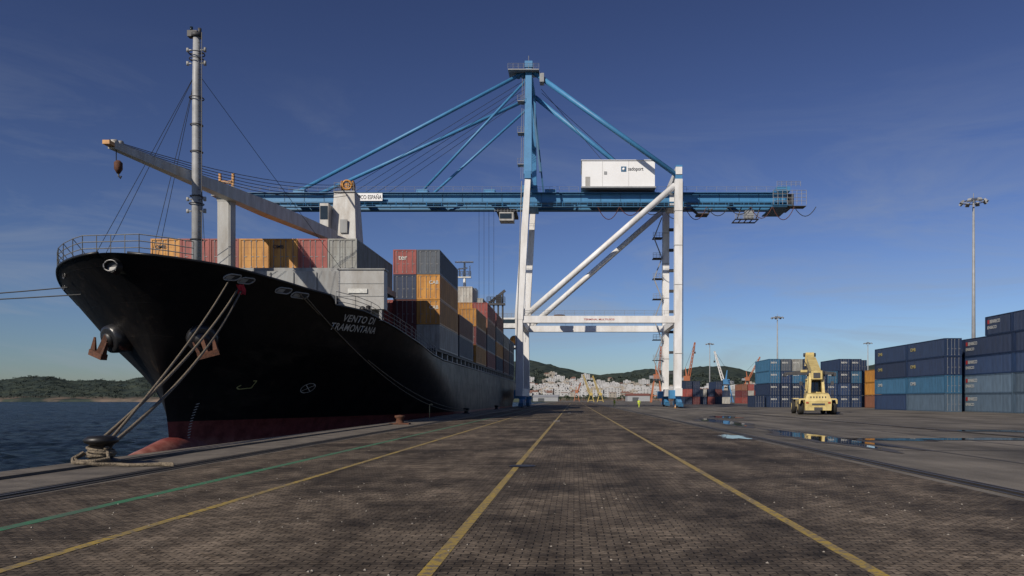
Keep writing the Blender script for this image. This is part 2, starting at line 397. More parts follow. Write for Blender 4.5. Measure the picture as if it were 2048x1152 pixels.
for k in range(700):
    px=random.uniform(1050,1760); d=random.uniform(1030,1900); x=(px-1148)*d/1500; z=max(0,ft(x,d)); h=random.uniform(6,11)
    leafclump(tb,(x,d,z+h*.4),h*.7,16,leafh)
for k in range(1100):
    px=random.uniform(-60,330); d=random.uniform(1085,1600); x=(px-1148)*d/1500; z=max(0,fl(x,d)); r=random.uniform(2,4)
    leafclump(tb,(x,d,z+.3),r,12,leafh)
tb.obj('distant_trees')
sh=B(); shw=mat('shed_wall',(0.34,0.35,0.36),.6); shr=mat('shed_roof_red',(0.24,0.09,0.06),.7)
def shed(x,y,w,dp,h,rm):
    sh.box(x,x+w,y,y+dp,0,h,shw)
    sh.add([(x-.4,y-.4,h),(x+w+.4,y-.4,h),(x+w+.4,y+dp+.4,h),(x-.4,y+dp+.4,h),(x-.4,y+dp/2,h+1.8),(x+w+.4,y+dp/2,h+1.8)],[(0,1,5,4),(2,3,4,5),(1,2,5),(3,0,4)],rm)
    for k in range(int(w/12)): sh.box(x+4+k*12,x+9+k*12,y-.1,y,0,h*.7,win)
for (px0,px1,d,h,rm) in((1066,1116,600,3.5,shw),(1255,1300,600,4.5,shr),(1385,1430,560,7,shr),(1445,1500,520,6,shw)):
    shed((px0-1148)*d/1500,d,(px1-px0)*d/1500,25,h,rm)
sh.obj('warehouse')

# ------------------------------------------------------------ harbour cranes in background
cor=mat('harbour_orange',(0.42,0.14,0.06),.6); cye=mat('harbour_yellow',(0.50,0.38,0.12),.6); cbl=mat('harbour_blue',(0.06,0.20,0.40),.6)
def lattice(bb,p,q,w,m,n=8,r=.12):
    p=Vector(p);q=Vector(q);d=(q-p).normalized(); a=d.cross(Vector((0,1,0))).normalized(); b=Vector((0,1,0))
    cs=[(-1,-1),(1,-1),(1,1),(-1,1)]
    def P(t,k,): 
        ww=w*(1-.55*t); return p.lerp(q,t)+a*cs[k][0]*ww/2+b*cs[k][1]*ww/2
    for k in range(4): bb.tube(P(0,k),P(1,k),r,m,4)
    for i in range(n):
        for k in range(4):
            k2=(k+1)%4; bb.tube(P(i/n,k),P((i+1)/n,k2),r*.6,m,4); bb.tube(P(i/n,k),P(i/n,k2),r*.6,m,4)
def hcrane(x,y,m,base,jx,jz,mj=None,k=1.0):
    bb=B(); mj=mj or m
    for sx in(-1,1):
        for sy in(-1,1):
            bb.beam((sx*4*k,sy*4*k,0),(sx*1.8*k,sy*1.8*k,base),.7*k,.7*k,m)
    bb.beam((-3.4*k,-3.4*k,base*.3),(3.4*k,-3.4*k,base*.3),.5*k,.6*k,m); bb.beam((-3.4*k,3.4*k,base*.3),(3.4*k,3.4*k,base*.3),.5*k,.6*k,m)
    bb.box(-2.4*k,2.4*k,-2.4*k,2.4*k,base,base+.6*k,dark)
    s=1 if jx>=0 else -1
    def sb(a,c,y0,y1,z0,z1,mm): bb.box(min(a,c)*k,max(a,c)*k,y0*k,y1*k,base+z0*k,base+z1*k,mm)
    sb(-2.2,2.2,-2,2,.7,4,m); sb(-s*5,-s*2.2,-1.8,1.8,.9,3,grey); sb(s*2.25,s*3.6,-2,-.4,1.2,3.2,glass)
    bb.beam((0,0,base+4*k),(-s*.8*k,0,base+10*k),1.0*k,1.0*k,m,.5*k,.5*k)
    lattice(bb,(s*1.5*k,0,base+2*k),(jx,0,jz),1.6*max(k,.7),mj,10,.16)
    bb.tube((-s*.8*k,0,base+10*k),(jx,0,jz),.07,cable,4); bb.tube((jx,0,jz),(jx,0,jz-5),.06,cable,4); bb.box(jx-.4,jx+.4,-.3,.3,jz-6,jz-5,dark)
    return bb.obj('harbour_crane',loc=(x,y,0))
hcrane(44,400,cor,12,2.5,30,k=.75); hcrane(60,400,cor,11,4.5,32,k=.75); hcrane(80,395,cbl,9,-6,27,cwhite,k=.8)
hcrane(10,440,cye,3.5,-4.5,16,k=.45); hcrane(15.5,440,cye,3.5,-4.5,15.5,k=.45); hcrane(120,520,cor,14,9,31,k=.7); hcrane(2,560,cor,6,3,14,k=.5)

# ------------------------------------------------------------ gantry crane
g=B()
Yn,Yf=153.0,173.7
for Y in(Yn,Yf):
    g.beam((-11.0,Y,3.4),(-11.2,Y,18.6),1.5,1.7,cwhite)
    g.beam((-11.2,Y,18.0),(-9.4,Y,46.4),1.7,1.8,cwhite,1.15,1.5)
    g.beam((21.1,Y,3.4),(21.3,Y,46.5),1.5,1.6,cwhite)
    g.beam((21.3,Y,46.5),(21.35,Y,49.3),1.35,1.5,cblue)
    g.beam((-10.4,Y,18.0),(20.5,Y,18.0),1.3,1.4,cwhite)
    g.tube((-9.6,Y,19.0),(20.6,Y,45.4),.62,cwhite,12)
    g.box(-10.3,-8.8,Y-.5,Y+.5,18.8,20.2,cwhite)
    g.rail([(-10,Y-.6,18.8),(20.4,Y-.6,18.8)],grey,1.0,.025,2)
    for zz in(11,25,33,40): g.box(20.45,22.0,Y-.86,Y+.86,zz,zz+.12,steelL)
for X in(-11.1,21.2):
    g.box(X-.6,X+.6,Yn+.8,Yf-.8,17.3,18.7,cwhite)
    g.box(X-.7,X+.7,Yn-1.5,Yf+1.5,2.4,4.0,cwhite)
for X,Z in((-9.4,46.6),(21.3,47.4)):
    g.box(X-.65,X+.65,Yn-.9,Yf+.9,Z,Z+1.5,cblue if X<0 else cwhite)
for X in(-10.5,21.1):
    for Y in(Yn,Yf):
        g.beam((X,Y,2.4),(X,Y,1.7),1.4,1.2,cblue)
        for s in(-1,1):
            g.hexa([(X-.45,Y+s*2.4-1.6,1.1),(X+.45,Y+s*2.4-1.6,1.1),(X+.45,Y+s*2.4+1.6,1.1),(X-.45,Y+s*2.4+1.6,1.1)],[(X-.45,Y+s*1.4-.7,1.75),(X+.45,Y+s*1.4-.7,1.75),(X+.45,Y+s*1.4+.7,1.75),(X-.45,Y+s*1.4+.7,1.75)],cblue)
            for k in(-1,1):
                yy=Y+s*2.4+k*.85
                g.box(X-.42,X+.42,yy-.6,yy+.6,.5,1.08,cblue)
                for q in(-.3,.3): 
                    g.tube((X-.1,yy+q,.32),(X+.1,yy+q,.32),.28,dark,14)
        g.box(X-1.7,X-.5,Y-1,Y+1.2,1.9,3.6,cblue)
        g.box(X-.5,X+.5,Y-4.9,Y-4.4,.3,.9,cblued)
AN=(-9.4,156.2,70.6); AF=(-9.3,170,70.6)
for Y,A in((Yn,AN),(Yf,AF)):
    g.beam((-9.4,Y,47.4),A,1.6,1.7,cblue,1.25,1.2)
    g.beam((-6.9,Y,48.1),(A[0]+.3,A[1],A[2]-2),.35,.4,cblued)
g.beam(AN,AF,1.1,1.1,cblue)
g.beam((-9.4,154.6,59),(-9.4,171.9,59),.8,.9,cblue)
g.tube((-9.4,154.4,57),(-9.4,165,70),.2,cblue,6); g.tube((-9.4,172.2,57),(-9.4,161,70),.2,cblue,6)
g.box(-13.6,-7.2,154.4,158.2,69.6,69.8,grey); g.rail([(-13.6,154.4,69.8),(-7.2,154.4,69.8)],grey,1.1,.035,1); g.rail([(-13.6,158.2,69.8),(-7.2,158.2,69.8)],grey,1.1,.035,1)
for k in range(3): 
    g.tube((-11.6+k*1.1,156,69.1),(-11.6+k*1.1,156.6,69.1),.55,cblued,12)
g.box(-10.2,-8.6,155.4,157,70.6,71.9,cblue); g.tube((-9.4,156,71.9),(-9.4,156,73.2),.06,grey,4); g.box(-7.1,-6.2,155,157,67.4,69.2,grey)
for zz in(50,56.5,63): 
    g.box(-11.6,-10.2,Yn+1,Yn+3,zz,zz+.12,grey); g.rail([(-11.6,Yn+1,zz+.1),(-10.2,Yn+1,zz+.1)],grey,1.1,.03,.7); 
g.tube((-10.5,Yn+1.2,47),(-10.3,156,69),.05,grey,4); g.tube((-10.9,Yn+1.2,47),(-10.7,156,69),.05,grey,4)
YA,YB=160.0,166.0
BL=-70.5
for Y in(YA,YB):
    g.box(BL,45.2,Y-.55,Y+.55,43.7,45.5,cblue)
    g.box(BL,45.2,Y-.85,Y+.85,45.5,45.65,cblue)
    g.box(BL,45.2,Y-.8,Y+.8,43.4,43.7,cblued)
    yy=Y-1.3 if Y==YA else Y+1.3
    g.rail([(BL,yy,45.7),(1,yy,45.7)],grey,1.0,.028,2.0,2)
    g.rail([(17.5,yy,45.7),(45,yy,45.7)],grey,1.0,.028,2.0,2)
    x=-70
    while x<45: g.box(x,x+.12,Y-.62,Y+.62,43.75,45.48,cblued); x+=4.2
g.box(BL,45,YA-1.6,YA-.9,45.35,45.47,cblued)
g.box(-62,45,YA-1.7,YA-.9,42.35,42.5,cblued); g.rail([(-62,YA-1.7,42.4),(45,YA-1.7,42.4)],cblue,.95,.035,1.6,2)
x=-60
while x<45: g.tube((x,YA-1.2,42.4),(x,YA-1.2,43.6),.06,cblue,4); x+=3.2
for x in(-70,-60,-45,-30,-16,-5,8,22,34,44.6): g.box(x-.4,x+.4,YA+.56,YB-.56,44.0,45.4,cblue)
for x in(-58.5,-32.3,-18.0,-5): g.box(x-1.2,x+1.2,YA-.62,YB+.62,45.66,46.4,cblue)
g.box(-11,-7.8,YA-.7,YB+.7,42.9,47.2,cblue); g.box(20.3,22.3,YA-.7,YB+.7,43,46.8,cwhite)
g.box(42,46,YA-1.9,YB+1.9,42.6,42.75,cblued); g.box(43,45.8,YA-1.2,YB+1.2,45.8,46.8,cblue); g.rail([(42,YA-1.9,42.8),(49,YA-1.9,42.8)],grey,3,.05,.9,4)
g.box(45.3,49,YA-1.9,YA+.4,42.45,42.55,dark); g.box(45.4,46.9,YA,YB,43,45.6,dark)
g.rail([(43,YA-1.2,46.8),(48,YA-1.2,46.8)],grey,1.1,.04,1)
def stay(a,b,r): g.path([a,b],r,cblue,8)
stay((AN[0]-.5,AN[1],70.0),(-58.5,YA,46.2),.40); stay((AF[0]-.5,AF[1],70.0),(-58.5,YB,46.2),.40)
stay((AN[0]-.5,AN[1],68.2),(-32.3,YA,46.2),.28); stay((AF[0]-.5,AF[1],68.2),(-32.3,YB,46.2),.28)
stay((AN[0]+.5,AN[1],70.2),(20.8,Yn,47.6),.52); stay((AF[0]+.5,AF[1],70.2),(20.8,Yf,47.6),.52)
for k in range(5):
    z0=69.6-k*.5
    g.tube((AN[0]-.8,AN[1]+3+k,z0),(-50+k*2.2,YA+2+k*.5,46.5),.045,cable,4)
g.tube((-7,AN[1]+4,68),(8,163,51.5),.05,cable,4); g.tube((-7,AN[1]+6,68),(12,164,51.5),.05,cable,4)
g.box(1.7,17.0,157.6,167.6,46.4,51.9,housew); g.box(1.5,17.2,157.4,167.8,51.9,52.02,housew); g.box(1.5,17.2,157.2,168,46.1,46.4,grey)
for x in(6,11.5): g.box(x-.02,x+.02,157.57,157.6,46.5,51.8,steelL)
g.box(6.3,6.9,157.5,157.6,49.0,49.6,grey); g.box(2.4,3.4,157.57,157.6,46.5,48.5,steelL)
g.box(9.9,11.0,157.55,157.6,49.55,50.65,cblued); g.tube((10.45,157.5,50.1),(10.45,157.56,50.1),.3,housew,16)
g.box(-16.5,-12.3,YA-.5,YB+.5,41.6,42.2,dark); g.box(-15.8,-12.8,YA-1.2,YA+1.8,39.6,41.4,steelL); g.box(-15.7,-13.2,YA-1.26,YA-1.2,40.0,41.1,glass); g.rail([(-16.8,YA-1.2,41.4),(-12,YA-1.2,41.4)],grey,1,.04,.6)
for k in range(4): g.tube((-20.5+k*1.0,162+k*.6,43),(-20.5+k*1.0,162+k*.6,22),.03,cable,4)
x=5.0
fest=mat('festoon_cable',(0.10,0.035,0.025),.6)
while x<48:
    ww=4.6; dep=2.2+.6*math.sin(x*1.7)
    g.path([(x+ww*t/8,YA-2,42.3-dep*(1-(2*t/8-1)**2)) for t in range(9)],.08,fest if int(x)%2 else cable,4); x+=ww
g.box(26,28.5,YA-2,YA+1,40.8,41.1,dark); g.tube((24.8,YA,42.4),(27,YA,40.8),.25,dark,6); g.tube((29.5,YA,42.4),(28,YA,40.8),.2,dark,6)
g.box(34,39.0,YA-2,YA-1.2,39.7,39.82,dark); g.box(34,39.0,YA+1.2,YA+2,39.7,39.82,dark)
for x in(34,35.2,36.4,37.6,38.8): g.box(x,x+.2,YA-1.2,YA+1.2,39.7,39.82,dark)
g.rail([(34,YA-2,39.8),(39.0,YA-2,39.8)],grey,1.1,.05,.8); g.box(36.2,38,YA-1.6,YA-.2,40,41.6,grey)
for x in(34.5,36.5,38.5): g.tube((x,YA-1,39.8),(x+1,YA-1,42.4),.12,dark,4)
z=6; k=0
while z<43:
    s=1 if k%2 else -1
    g.box(18.2,20.4,Yf-1.3,Yf+1.3,z,z+.1,dark); g.rail([(18.2,Yf-1.3,z+.1),(20.4,Yf-1.3,z+.1)],grey,1.1,.035,.7)
    g.beam((19.3-s*.9,Yf-1.4,z),(19.3+s*.9,Yf-1.4,z+4.6),.12,.25,grey)
    g.box(21.9,22.9,Yf-1.6,Yf-.8,z+1.5,z+2.1,dark)
    z+=4.7; k+=1
for zz in range(8,45,2): g.tube((22.15,Yn-.4,zz),(22.15,Yn+.4,zz),.04,grey,4)
g.tube((22.2,Yn-.4,6),(22.2,Yn-.4,46),.04,grey,4); g.tube((22.2,Yn+.4,6),(22.2,Yn+.4,46),.04,grey,4)
g.tube((-11.9,Yn-.9,5),(-10.6,Yn-.9,46),.09,grey,5)
g.lathe((-3.3,Yf-3,19.6),[(0,0),(1.3,0),(1.3,.3),(.4,.5),(.4,.9),(1.3,1.1),(1.3,1.3),(0,1.3)],rust,16)
g.box(-47.4,-40.4,YA-1.85,YA-1.78,43.6,45.2,housew)
go=g.obj('gantry_crane')
bl=mat('black_lettering',(0.02,0.02,0.03),.5)
text('MARECO ESPAÑA','sign_lettering',1.2,bl,(-47.1,YA-1.88,43.95),RF,go,6.5)
text('sadoport','house_lettering',1.1,bl,(11.35,157.56,49.8),RF,go,3.2)
text('TERMINAL MULTIUSOS','beam_lettering',.5,mat('red_lettering',(.4,.03,.03),.5),(2.0,Yn-.68,17.8),RF,go,6.2)

# ------------------------------------------------------------ ship
CX=-26.4
ship=empty('container_ship',(0,0,0))
def ds(z): return interp(z,[-4,-2,0.3,3,6,8,9,10.2],[49.6,49.1,48.7,48.0,46.4,44.9,44.0,42.7])
def rim(d): return interp(d,[42.8,44,46,48,51,53.1,53.9,57,60,66,72,78,400],[10.15,10.05,9.9,9.62,9.25,9.1,8.55,8.45,8.0,7.2,6.35,5.95,5.95])
def hw(d,z):
    s=max(0,d-ds(z)); Lz=interp(z,[-3,0,3,5.6,8,10],[46,42,34,27,22,19]); bb=interp(z,[-3,0,3,5.6,8,10],[1.05,1.0,.8,.63,.6,.6])
    a=interp(z,[0,10],[1.5,1.6]); u=min(1,s/Lz)
    W=12.4
    if d>165: W*=1-.25*((d-165)/25)**2*max(0,min(1,(4-z)/6))
    return W*(1-(1-u)**a)**bb
def HP(d,z,off=0.0,side=1):
    e=.05
    p=Vector((CX+hw(d,z),d,z))
    if off:
        a=Vector((hw(d+e,z)-hw(d-e,z),2*e,0)); c=Vector((hw(d,z+e)-hw(d,z-e),0,2*e))
        p=p+a.cross(c).normalized()*off
    if side<0: p.x=2*CX-p.x
    return p
m,N,L,b=gmat('hull_paint'); o=N.new('ShaderNodeTexCoord').outputs['Object']
sp=N.new('ShaderNodeSeparateXYZ'); L.new(o,sp.inputs[0])
bk=rampN(N,L,noiseN(N,L,o,.5,8,.7,(1,1,.5)),.45,(0.004,0.004,0.005),.8,(0.016,0.014,0.013))
rd=rampN(N,L,noiseN(N,L,o,1.2,7,.7),.35,(0.11,0.022,0.02),.65,(0.24,0.06,0.05))
pk=rampN(N,L,noiseN(N,L,o,2,7,.7),.35,(0.22,0.08,0.06),.65,(0.40,0.19,0.15))
def step(src,a,bv):
    r=N.new('ShaderNodeMapRange'); r.inputs[1].default_value=a; r.inputs[2].default_value=bv; L.new(src,r.inputs[0]); return r.outputs[0]
nz=N.new('ShaderNodeMath'); nz.operation='MULTIPLY_ADD'; nz.inputs[1].default_value=1.2; L.new(noiseN(N,L,o,.8,5,.6),nz.inputs[0]); L.new(sp.outputs['Z'],nz.inputs[2])
red=mixN(N,L,step(nz.outputs[0],-.9,-.2),pk,rd)
scf=rampN(N,L,noiseN(N,L,o,.35,7,.7,(1,.25,1.2)),.55,(0,0,0),.72,(1,1,1))
bk2=mixN(N,L,scf,bk,(0.035,0.028,0.023))
strk=rampN(N,L,noiseN(N,L,o,1.6,6,.7,(1,1,.07)),.60,(0,0,0),.76,(.8,.8,.8))
bk2=mixN(N,L,strk,bk2,(0.045,0.030,0.021))
c=mixN(N,L,step(sp.outputs['Z'],.3,.33),red,bk2)
L.new(c,b.inputs['Base Color'])
rr=N.new('ShaderNodeMapRange'); rr.inputs[3].default_value=.30; rr.inputs[4].default_value=.65; L.new(noiseN(N,L,o,.6,5,.6),rr.inputs[0]); L.new(rr.outputs[0],b.inputs['Roughness'])
b.inputs['Specular IOR Level'].default_value=.3
px2=N.new('ShaderNodeTexBrick'); px2.inputs['Brick Width'].default_value=6; px2.inputs['Row Height'].default_value=1.9; px2.inputs['Scale'].default_value=1; px2.inputs['Mortar Size'].default_value=.025; px2.inputs['Mortar Smooth'].default_value=1
cbx=N.new('ShaderNodeCombineXYZ'); L.new(sp.outputs['Y'],cbx.inputs[0]); L.new(sp.outputs['Z'],cbx.inputs[1]); L.new(cbx.outputs[0],px2.inputs['Vector'])
hgt=N.new('ShaderNodeMath'); hgt.operation='MULTIPLY_ADD'; hgt.inputs[1].default_value=.12; L.new(px2.outputs['Fac'],hgt.inputs[0]); L.new(noiseN(N,L,o,.45,3,.5),hgt.inputs[2])
bp=N.new('ShaderNodeBump'); bp.inputs['Strength'].default_value=.4; bp.inputs['Distance'].default_value=.12
L.new(hgt.outputs[0],bp.inputs['Height']); L.new(bp.outputs[0],b.inputs['Normal'])
HULL=m
hb=B()
ss=[0,.02,.08,.2,.4,.7,1.0,1.4,1.8,2.3,2.9,3.5,4.2,5,5.8,6.6,7.4,8.2,9,9.6,10.1,10.6,11.1,11.6,12.4,13.4,14.5,16,18,20,23,26,30,34,38,44,52,62,75,90,110,125,141]
NT=26; zb=-3.5
for side in(1,-1):
    vs=[]
    for j in range(NT+1):
        t=j/NT
        for s in ss:
            z=zb+t*(10-zb)
            for _ in range(8):
                d=ds(z)+s; z=zb+t*(rim(d)-zb)
            vs.append((CX+side*hw(d,z),d,z))
    n=len(ss); fs=[]
    for j in range(NT):
        for i in range(n-1):
            f=(j*n+i,j*n+i+1,(j+1)*n+i+1,(j+1)*n+i); fs.append(f if side>0 else tuple(reversed(f)))
    hb.add(vs,fs,HULL,True)
tr=[]
for t in range(9):
    z=zb+(5.95-zb)*t/8; tr.append((z,hw(189.6,z)))
hb.add([(CX-w_,189.7,z) for z,w_ in tr]+[(CX+w_,189.7,z) for z,w_ in reversed(tr)],[tuple(range(18))],HULL)
vs=[];fs=[];nl=26;nr=24
for i in range(nl+1):
    t=i/nl; yy=42.7+t*12; f_=max(.0001,min(1,(yy-42.7)/6.0))**.36
    for k in range(nr):
        a=2*math.pi*k/nr; vs.append((CX+math.cos(a)*1.35*f_,yy,-2.85+.9*max(0,t-.3)+math.sin(a)*(1.95 if math.sin(a)>0 else 1.5)*f_))
for i in range(nl):
    for k in range(nr): k2=(k+1)%nr; fs.append((i*nr+k,i*nr+k2,(i+1)*nr+k2,(i+1)*nr+k))
hb.add(vs,fs,HULL,True)
hb.obj('hull',ship)
db=B(); deckm=mat('deck_paint',(0.10,0.13,0.11),.7); hblack=mat('hull_black',(0.012,0.012,0.013),.4)
dl=[]; d=42.9
while d<189: dl.append(d); d+= .5 if d<62 else 6
for side in(1,-1):
    db.path([HP(max(d,ds(rim(d))+.02),rim(d),0,side)+Vector((0,0,.02)) for d in dl],.09,hblack,8)
for d1,d2 in zip(dl,dl[1:]):
    z1=rim(d1)-.95;z2=rim(d2)-.95
    if d1>60: z1=rim(d1)-.15; z2=rim(d2)-.15
    a1=max(0,hw(d1,z1)-.03);a2=max(0,hw(d2,z2)-.03)
    db.add([(CX-a1,d1,z1),(CX+a1,d1,z1),(CX+a2,d2,z2),(CX-a2,d2,z2)],[(0,1,2,3)],deckm)
pts=[HP(d,rim(d),0,-1) for d in(49.5,48,47,46,45,44,43.4)]+[HP(d,rim(d),0,1) for d in(43.1,43.8,44.6)]
db.rail(pts,steel,1.15,.03,.8,3)
for p in pts[1:6]: db.tube(p+Vector((0,0,1.15)),p+Vector((.5,.9,.0)),.025,steel,4)
db.rail([HP(d,rim(d),0,1) for d in(54,56,58,60,62,66,70,76)],steelL,1.0,.025,1.2,3)
db.rail([HP(d,rim(d),0,-1) for d in(50,53,56,60,66,76)],steelL,1.0,.03,1.5,3)
db.obj('deck',ship)
fb=B()
def ring(bb,c,nrm,R,r,m,n=20,sq=1.0):
    nrm=Vector(nrm).normalized(); a=Vector((0,0,1)).cross(nrm).normalized(); b_=nrm.cross(a)
    pts=[Vector(c)+a*math.cos(2*math.pi*k/n)*R*sq+b_*math.sin(2*math.pi*k/n)*R for k in range(n+1)]
    bb.path(pts,r,m,8)
def disc(bb,c,nrm,R,m,n=20,sq=1.0):
    nrm=Vector(nrm).normalized(); a=Vector((0,0,1)).cross(nrm).normalized(); b_=nrm.cross(a)
    bb.add([Vector(c)+a*math.cos(2*math.pi*k/n)*R*sq+b_*math.sin(2*math.pi*k/n)*R for k in range(n)],[tuple(range(n))],m)
chk=mat('chock_worn_steel',(0.15,0.15,0.15),.35,metal=.4,dark=(.05,.045,.04),scale=4)
fb.path([(CX,42.72,9.4),(CX,43.1,9.4)],1,black,20,[.40,.48],cap=False); ring(fb,(CX,42.72,9.4),(0,-1,.1),.32,.05,chk,20,1.2); disc(fb,(CX,42.95,9.4),(0,-1,0),.36,dark,20,1.15)
fb.add([(CX-.3,42.9,9.15),(CX+.3,42.9,9.15),(CX+.2,42.93,9.38),(CX-.25,42.93,9.33)],[(0,1,2,3)],steelL)
def slot(d0,d1,zo=.42,hh=.17,inner=dark):
    out=[];n=10
    dm_=(d0+d1)/2; L2=(d1-d0)/2
    for k in range(n+1):
        a=-math.pi/2+math.pi*k/n; out.append((d1-hh+math.cos(a)*hh, math.sin(a)*hh))
    for k in range(n+1):
        a=math.pi/2+math.pi*k/n; out.append((d0+hh+math.cos(a)*hh, math.sin(a)*hh))
    P=[HP(u,rim(dm_)-zo+v,.05) for u,v in out]; fb.path(P+[P[0],P[1]],.045,steelL,6)
    fb.add([HP(u,rim(dm_)-zo+v,.03) for u,v in out],[tuple(range(len(out)))],inner)
    a0,a1=d0+L2*.25,d0+L2*1.1
    fb.add([HP(a0,rim(dm_)-zo-hh*.7,.045),HP(a1,rim(dm_)-zo-hh*.7,.045),HP(a1,rim(dm_)-zo+hh*.5,.045),HP(a0,rim(dm_)-zo+hh*.5,.045)],[(0,1,2,3)],steelL)
slot(46.3,46.95); slot(47.0,47.7); slot(49.2,50.1); slot(50.3,51.4)
for d in(46.5,49): 
    p=HP(d,rim(d)-.36,.05,-1); n_=Vector((-.7,-.7,0)); ring(fb,p,n_,.17,.05,chk,16,1.6)
cl=mat('red_cloth',(0.45,0.02,0.03),.8)
vs=[];fs=[]
c0=HP(47.3,8.95,.25)
for i in range(7):
    for j in range(6):
        vs.append(c0+Vector((-.22+.08*i+.03*j, -.05+.09*math.sin(i*1.9+j),.18-.12*j+.05*math.sin(i*2.3))))
for i in range(6):
    for j in range(5): fs.append((i*6+j,(i+1)*6+j,(i+1)*6+j+1,i*6+j+1))
fb.add(vs,fs,cl,True)
gl=mat('bolster_paint',(0.02,0.02,0.022),.3,bump=.2)
for side in(1,-1):
    c=HP(48.0,5.75,0,side); ax_=Vector((side*.45,-.85,-.28)).normalized()
    fb.path([c-ax_*1.2,c+ax_*.45,c+ax_*.75,c+ax_*.8],1,gl,24,[1.15,.92,.86,.7]); 
    fb.path([c+ax_*.70,c+ax_*.95],1,black,20,[.5,.42])
    a0=c+ax_*1.0+Vector((side*.1,0,-.15)); dn=Vector((side*.40,-.12,-1)).normalized(); sd_=Vector((.8,.35*side,.25*side)).normalized(); sd_=(sd_-dn*sd_.dot(dn)).normalized()
    fb.beam(a0-dn*.5,a0+dn*.75,.24,.28,rust)
    cr_=a0+dn*.8
    fb.beam(cr_-sd_*.62,cr_+sd_*.62,.42,.36,rust)
    for s in(-1,1):
        fb.beam(cr_+sd_*s*.48,cr_+sd_*s*.60-dn*1.1+ax_*.3,.34,.24,rust,.10,.08)
fb.box(-36.5,-15.6,60.4,60.9,8.3,12.1,steel)
for x in range(11): fb.box(-35.6+x*1.85,-35.5+x*1.85,60.3,60.4,8.4,12.0,steel)
fb.box(-18.6,-15.0,59.2,60.3,8.9,12.0,steelL); fb.box(-18.7,-14.9,59.1,60.35,12.0,12.1,steel)
for zz in(9.9,10.9): fb.box(-18.6,-15.0,59.17,59.2,zz,zz+.04,steel)
fb.box(-17.8,-16.3,59.1,59.19,10.15,10.5,whiteP)
for x in(-18.3,-15.3): fb.box(x-.1,x+.1,59.3,59.5,8.0,8.9,steel)
fb.box(-35.2,-17.8,60.9,75,11.9,12.45,steel)
fb.box(-33,-18.7,57.5,60.2,8.0,9.9,steel)
for x,yy in((-24,50.5),(-29.5,50.5),(-20.5,55.5)):
    fb.tube((x-1,yy,9.0),(x+1,yy,9.0),.5,steel,14); fb.box(x-1.3,x-1,yy-.6,yy+.6,8.2,9.6,steel); fb.box(x+1,x+1.3,yy-.6,yy+.6,8.2,9.6,steel)
fb.tube((-15.9,58.0,8.0),(-15.9,58.0,9.0),.18,black,12); fb.tube((-16.2,57.4,8.7),(-16.2,57.6,8.7),.22,black,16)
fb.box(CX-10.6,CX+10.6,76,172,5.8,6.9,steel)
y=77
while y<176:
    for s in(-1,1):
        xx=CX+s*12.0; fb.box(xx-.25,xx+.25,y,y+.5,5.8,6.95,steel)
    y+=3.4
for s in(-1,1): xx=CX+s*11.9; fb.box(xx-.45,xx+.45,76,176,6.72,6.96,dark)
fb.obj('deck_fittings',ship)
mb=B(); mx_,my_=-25.35,50.4
t0=-1.2
mb.path([(mx_,my_,8),(mx_,my_,16),(mx_,my_,23),(mx_,my_,27.3+t0)],1,mastg,16,[.32,.30,.27,.22])
mb.path([(mx_,my_,27.3+t0),(mx_,my_,27.55+t0)],1,dark,10,[.34,.34]); mb.box(mx_-.55,mx_+.1,my_-.2,my_+.2,27.3+t0,27.7+t0,dark); mb.tube((mx_-.35,my_,27.7+t0),(mx_-.35,my_,28.0+t0),.1,glass,10); mb.tube((mx_+.2,my_,27.5+t0),(mx_+.2,my_,27.9+t0),.12,dark,8)
for zz,r in((25.0,.5),(24.6,.45),(22.0,.45),(15.4,.4),(14.9,.45),(12.5,.38),(18.4,.38),(20.2,.38)):
    ring(mb,(mx_,my_,zz),(0,.001,1),r,.035,dark,14)
    mb.tube((mx_-r,my_,zz),(mx_+r,my_,zz),.04,dark,5)
for zz in(25.2,24.3,15.2,14.4):
    mb.tube((mx_+.3,my_-.1,zz),(mx_+.65,my_-.1,zz),.05,grey,5); mb.tube((mx_+.6,my_-.1,zz-.12),(mx_+.6,my_-.1,zz+.15),.1,steelL,8)
    mb.tube((mx_-.3,my_-.1,zz),(mx_-.6,my_-.1,zz),.05,grey,5); mb.tube((mx_-.55,my_-.1,zz-.12),(mx_-.55,my_-.1,zz+.12),.09,steelL,8)
zz=9.5
while zz<26: mb.tube((mx_+.24,my_-.28,zz),(mx_+.5,my_-.28,zz),.018,dark,4); mb.box(mx_+.46,mx_+.5,my_-.3,my_-.26,zz,zz+.35,dark); zz+=.35
mb.box(mx_-.5,mx_+.5,my_-.5,my_+.5,8,9.2,steel)
for (x,yy,z) in((-31.0,47.5,9.7),(-29.6,46.6,9.8),(-28.5,58,12),(-33,57,9),(-18.5,60.2,12.0),(-30.0,53,9)):
    mb.tube((mx_,my_,23.8),(x,yy,z),.020,cable,4)
mb.obj('foremast',ship)
pb=B(); px_,py_=-27.0,58.3
pb.box(px_-.5,px_+.5,py_-.45,py_+.45,8,17.0,steelL); pb.hexa([(px_-.5,py_-.45,17),(px_+.5,py_-.45,17),(px_+.5,py_+.45,17),(px_-.5,py_+.45,17)],[(px_-.62,py_-.5,17.4),(px_+.62,py_-.5,17.4),(px_+.62,py_+.5,17.4),(px_-.62,py_+.5,17.4)],steelL)
pb.rail([(px_-.8,py_-.7,17.45),(px_+.9,py_-.7,17.45)],grey,1.0,.03,.4); pb.box(px_-.85,px_+.95,py_-.75,py_+.75,17.4,17.46,grey)
for s in(-.45,.45): pb.beam((px_+s,py_,17.4),(px_+s*1.15,py_,19.3),.16,.2,orangeP)
